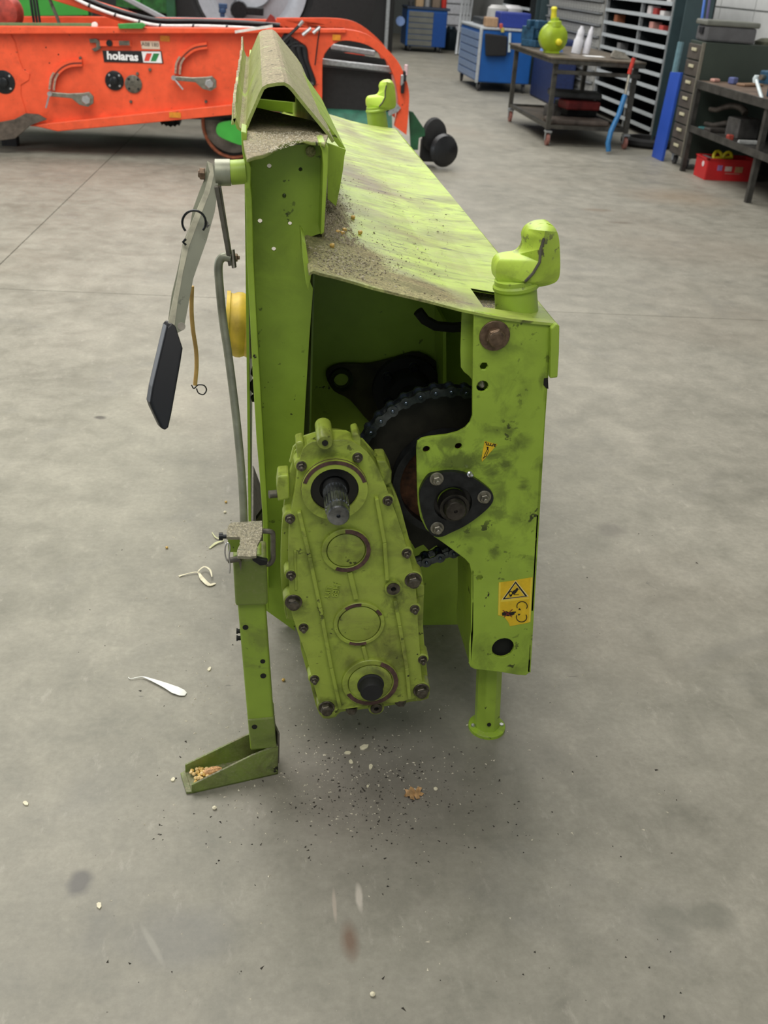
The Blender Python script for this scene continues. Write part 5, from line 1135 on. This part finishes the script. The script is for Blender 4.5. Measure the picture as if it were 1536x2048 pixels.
# ================================================================== small things on the floor and the sheet
random.seed(31)
km = MB(); km.lathe((0,0,.0), (0,0,1), [(0,.0015),(.001,.0034),(.004,.0046),(.0065,.0042),(.008,.0018)], 10)
kmesh = km.mesh('maize_kernel', kern, smooth=True)
def kernel(p, label, group=None, s=1.0):
    o = place('maize_kernel', kmesh, p, None, rot=(random.uniform(-.3,.3), random.uniform(-.3,.3), random.uniform(0,6)), scale=(s,s,s)); tag(o, label, 'maize kernel', group); return o
def zsheet(px, py):
    p = fl(px, py, 1.13)
    for _ in range(8): p = fl(px, py, zprof(p.x)+.001)
    return p
for x, y, lb in ((706,438,'farthest golden kernel on the lime top sheet, below the soil heap'),(676,468,'left kernel of the tight group of three on the lime sheet'),(685,471,'front kernel of the tight group of three on the lime sheet'),(688,464,'back kernel of the tight group of three on the lime sheet'),(720,469,'single kernel right of the group of three on the lime sheet'),(665,495,'nearest golden kernel on the lime top sheet, alone in grey dust')):
    kernel(zsheet(x, y), lb, 'maize kernels on the top sheet', 1.15)
for x, y, lb in ((333,1097,'single yellow maize kernel on the floor left of the support leg'), (452,1006,'yellow maize kernel on the floor left of the control rod foot'), (566,1362,'small yellow kernel on the floor right of the left support leg')):
    kernel(fl(x, y, .0), lb, None, 1.0)
for x, y, lb in ((450,1026,'pale kernel on the floor below the yellow one near the rod'), (871,1580,'round pale kernel right of the dry oak leaf'), (429,1618,'pale kernel on the floor in front of the channel foot'), (745,1991,'pale grain at the lower middle of the floor')):
    o = place('maize_kernel', MB().lathe((0,0,0), (0,0,1), [(0,.002),(.002,.0048),(.005,.005),(.008,.002)], 10).mesh('maize_kernel', husk, smooth=True), fl(x,y), None, rot=(0,0,random.random()*6)); tag(o, lb, 'maize kernel')
# husk strips
def ribbon(pts, w, mat, nm, label, cat, z=.003, th=.0012):
    P = openpts([(x, y, 0) for x, y, *_ in pts], 5); mb = MB(); Wd = [q[2] if len(q) > 2 else w for q in pts]; n = len(P)
    vs = []; fs = []
    for i, p in enumerate(P):
        a = fl(p.x, p.y); b = fl(P[min(i+1, n-1)].x, P[min(i+1, n-1)].y)-fl(P[max(i-1, 0)].x, P[max(i-1, 0)].y); b.normalize(); q = V((-b.y, b.x, 0))
        k = i/(n-1)*(len(pts)-1); k0 = min(int(k), len(pts)-2); ww = Wd[k0]+(Wd[k0+1]-Wd[k0])*(k-k0)
        zz = z+.004*math.sin(i/(n-1)*PI)
        for s in (-1, 0, 1): vs.append(a+q*ww*s/2+V((0,0,zz+(0 if s else ww*.12))))
        for s in (-1, 0, 1): vs.append(a+q*ww*s/2+V((0,0,max(.0002, zz-th-(0 if s else .0)))))
    for i in range(n-1):
        o = i*6
        for a, b in ((0,1),(1,2)): fs.append((o+a,o+b,o+6+b,o+6+a)); fs.append((o+3+a,o+9+a,o+9+b,o+3+b))
        fs.append((o+2,o+5,o+11,o+8)); fs.append((o,o+6,o+9,o+3))
    fs.append((0,3,4,1)); fs.append((1,4,5,2)); e = (n-1)*6; fs.append((e,e+1,e+4,e+3)); fs.append((e+1,e+2,e+5,e+4))
    mb.add(vs, fs); o = mb.build(nm, mat, None, smooth=True); tag(o, label, cat); return o
ribbon([(257,1356,.0015),(262,1360,.0015),(283,1357,.002),(300,1362,.007),(330,1374,.018),(350,1383,.027),(364,1388,.024),(372,1390,.010)], 0, white_m, 'white_husk_strip', 'long white tapered husk strip on the floor left of the stand', 'husk')
ribbon([(358,1154,.008),(372,1151,.003),(395,1148,.004),(404,1160,.013),(418,1172,.013),(431,1168,.006)], 0, husk, 'curled_husk', 'curled pale husk on the floor left of the leg sleeve', 'husk')
ribbon([(396,1150,.003),(408,1142,.006),(420,1148,.006),(424,1160,.003)], 0, husk, 'husk_loop', 'thin pale husk loop arched over the curled husk', 'husk', z=.012)
ribbon([(419,1098,.006),(432,1089,.010),(446,1084,.006),(432,1078,.005),(424,1066,.002)], 0, plain('green_white_husk', (206,206,160), .6), 'forked_husk', 'pale forked husk shred on the floor beside the stand cap', 'husk')
chips = [(728,1496,.014,'largest pale cob chip on the floor below the gearbox'), (696,1507,.009,'narrow pale chip left of the largest chip'), (702,1525,.008,'small beige chip under the narrow chip'), (741,1535,.009,'folded pale chip below and right of the largest chip'), (735,1574,.005,'tiny white chip left of the oak leaf'),
 (52,1608,.010,'yellowish straw chip at the left edge of the floor'), (198,1812,.009,'curled pale straw chip at the lower left of the floor'), (419,1339,.009,'pale flake on the floor left of the lower leg'), (346,1560,.008,'cream fragment at the tip of the channel foot')]
for x, y, s, lb in chips:
    p = fl(x, y); a = random.random()*3; R = Matrix.Rotation(a, 3, 'Z')
    P = [p+R @ V((math.cos(t)*s*random.uniform(.7,1.1), math.sin(t)*s*random.uniform(.4,.7), .0004)) for t in [i*PI/3 for i in range(6)]]
    tag(MB().prism(P, (0,0,.003)).build('cob_chip', husk, None), lb, 'chip')
# oak leaf
lf = plain('dry_leaf', (190,150,104), .6, 0, .3, 60)
lp = [(808,1592),(812,1585),(809,1578),(818,1580),(821,1573),(828,1577),(830,1583),(836,1573),(844,1576),(840,1584),(848,1587),(844,1592),(838,1591),(840,1597),(833,1598),(828,1592),(829,1600),(821,1598),(819,1592),(812,1594)]
tag(MB().prism([fl(x, y, .004+.003*math.sin(x*.5)) for x, y in lp], (0,0,.0008)).build('oak_leaf', lf, None), 'dry brown oak leaf on the floor below the gearbox', 'leaf')
kpale = MB().lathe((0,0,0), (0,0,1), [(0,.0015),(.001,.0034),(.004,.0046),(.0065,.0042),(.008,.0018)], 10).mesh('pale_kernel', plain('pale_maize', (236, 206, 146), .5, 0, .15, 200), smooth=True)
# kernels and cob in the channel foot
for i in range(34):
    t = random.random(); p = fp(.008+t*.045, .010+random.random()*.052, .007+.008*random.random())
    o = place('maize_kernel', kpale if i % 3 else kmesh, p, None, rot=(random.random(), random.random(), random.random()*6)); tag(o, 'pale maize kernel piled in the channel foot of the left leg', 'maize kernel', 'kernels lying in the channel foot')
p = fp(.058, .036, .017); cb = MB().lathe(p-V((.022,.004,0)), (1,.3,0), [(0,.004),(.006,.009),(.02,.011),(.034,.009),(.042,.004)], 10).build('cob_piece', plain('cob_tan', (206,158,110), .7, 0, .35, 250), None); tag(cb, 'tan piece of maize cob lying in the channel foot', 'cob')
# loose matter nobody could count
def crumbs(name, mat, n, fn, smin, smax, label, flatn=.6):
    vs = []; fs = []
    for _ in range(n):
        p = fn()
        if p is None: continue
        s = smin+(smax-smin)*random.random()**2.5; a = random.random()*6.28; o = len(vs); el = random.uniform(.5, 1.6)
        c, si = math.cos(a), math.sin(a)
        for x, y, z in ((-1,0,0),(.6,.5,0),(.5,-.6,0),(0,0,1)):
            x *= el; vs.append((p[0]+(x*c-y*si)*s, p[1]+(x*si+y*c)*s, p[2]+z*s*flatn))
        fs += [(o,o+1,o+3),(o+1,o+2,o+3),(o+2,o,o+3),(o,o+2,o+1)]
    me = bpy.data.meshes.new(name); me.from_pydata(vs, [], fs); me.materials.append(mat)
    o = bpy.data.objects.new(name, me); COL.objects.link(o); tag(o, label, 'debris', None, 'stuff'); return o
def gsc(cx, cy, sx, sy, px0=None):
    def f():
        x = random.gauss(cx, sx); y = random.gauss(cy, sy)
        p = fl(x, y); return (p.x, p.y, .0002)
    return f
def mixf(fs, ws):
    def f(): return random.choices(fs, ws)[0]()
    return f
pale = plain('pale_chaff', (214,206,186), .7, 0, .1, 300); darkc = plain('dark_crumb', (58,54,46), .8, 0, .2)
uni = lambda: (lambda p: (p.x, p.y, .0002))(fl(random.uniform(150,1400), random.uniform(850,2040)))
crumbs('pale_floor_chaff', pale, 1500, mixf([gsc(600,1400,90,120), gsc(760,1560,110,70), gsc(450,1050,70,120), gsc(450,1450,120,120), uni, gsc(1090,1330,60,120)], [5,5,2,3,3,1]), .0008, .0042, 'fine pale chaff scattered on the floor around the lime unit')
crumbs('dark_floor_crumbs', darkc, 900, mixf([gsc(790,1590,110,75), gsc(720,1560,90,60), uni, gsc(480,1640,150,60)], [6,3,3,1]), .0008, .0048, 'dark soil crumbs scattered on the floor below the gearbox')
# chaff on the machine
def on_sheet():
    r = random.random()
    if r < .5:
        x = random.gauss(700, 50); y = random.gauss(520, 24)
    elif r < .8: x = random.gauss(676, 16); y = random.gauss(430, 30)
    else: x = random.uniform(640, 900); y = random.uniform(300, 600)
    p = zsheet(x, y)
    if p.x < .10 or p.x > .56 or p.y < 1.81 or p.y > 4.2: return None
    if p.x < .15 and p.y > 2.06: return None
    return (p.x, p.y, zprof(p.x)+.0005)
cg = plain('chaff_grey', (190,182,158), .8, 0, .3, 300); cdk = plain('chaff_dark', (120,112,92), .8, 0, .3, 300)
crumbs('sheet_chaff', cg, 2600, on_sheet, .0008, .0035, 'grey-brown chaff settled on the lime top sheet'); crumbs('sheet_soil', cdk, 1800, on_sheet, .0008, .0040, 'dark soil grains settled on the lime top sheet')
def heap():
    y = random.uniform(2.06, 2.65); w_ = random.random()**1.6*.09*(1-(y-2.06)/.8); x = .142+w_
    return (x, y, zprof(x)+.0005+max(0, .014*(1-w_/.07))*random.random())
crumbs('soil_heap', plain('heap_grey', (172,162,140), .85, 0, .35, 300), 2200, heap, .0015, .0055, 'heap of soil and chaff against the hood wall', .9)
def on_ledge():
    p = fl(random.uniform(488, 645), random.uniform(264, 306), ZL)
    fr = 1.80+.0 if p.x < .02 else 1.80+ (p.x-.02)*2.2
    if p.y < max(1.83, fr+.02) or p.x < -.015 or p.x > .13: return None
    return (p.x, p.y, ZL+.0003)
crumbs('ledge_chaff', pale, 900, on_ledge, .0008, .0030, 'pale chaff on the ledge under the hood'); crumbs('ledge_soil', cg, 1300, on_ledge, .0008, .0028, 'grey dust grains on the ledge under the hood')
def on_cap():
    p = fl(random.uniform(456, 524), random.uniform(1046, 1112), zc)
    q = (p.x, p.y); px = 0
    a = cap; ins = False; j = len(a)-1
    for i in range(len(a)):
        if ((a[i].y > p.y) != (a[j].y > p.y)) and (p.x < (a[j].x-a[i].x)*(p.y-a[i].y)/(a[j].y-a[i].y)+a[i].x): ins = not ins
        j = i
    return (p.x, p.y, zc+.0002) if ins else None
crumbs('cap_chaff', pale, 900, on_cap, .0006, .0022, 'pale chaff on the cap of the left stand'); crumbs('cap_soil', cg, 900, on_cap, .0006, .0020, 'grey grains on the cap of the left stand')
def in_notch():
    p = fl(random.uniform(955, 1000), random.uniform(580, 616), 1.06); return (p.x, p.y, 1.0602)
crumbs('notch_chaff', plain('notch_grey', (140,134,128), .8, 0, .3, 300), 700, in_notch, .0008, .003, 'grey crumbs in the triangular notch beside the near hook')
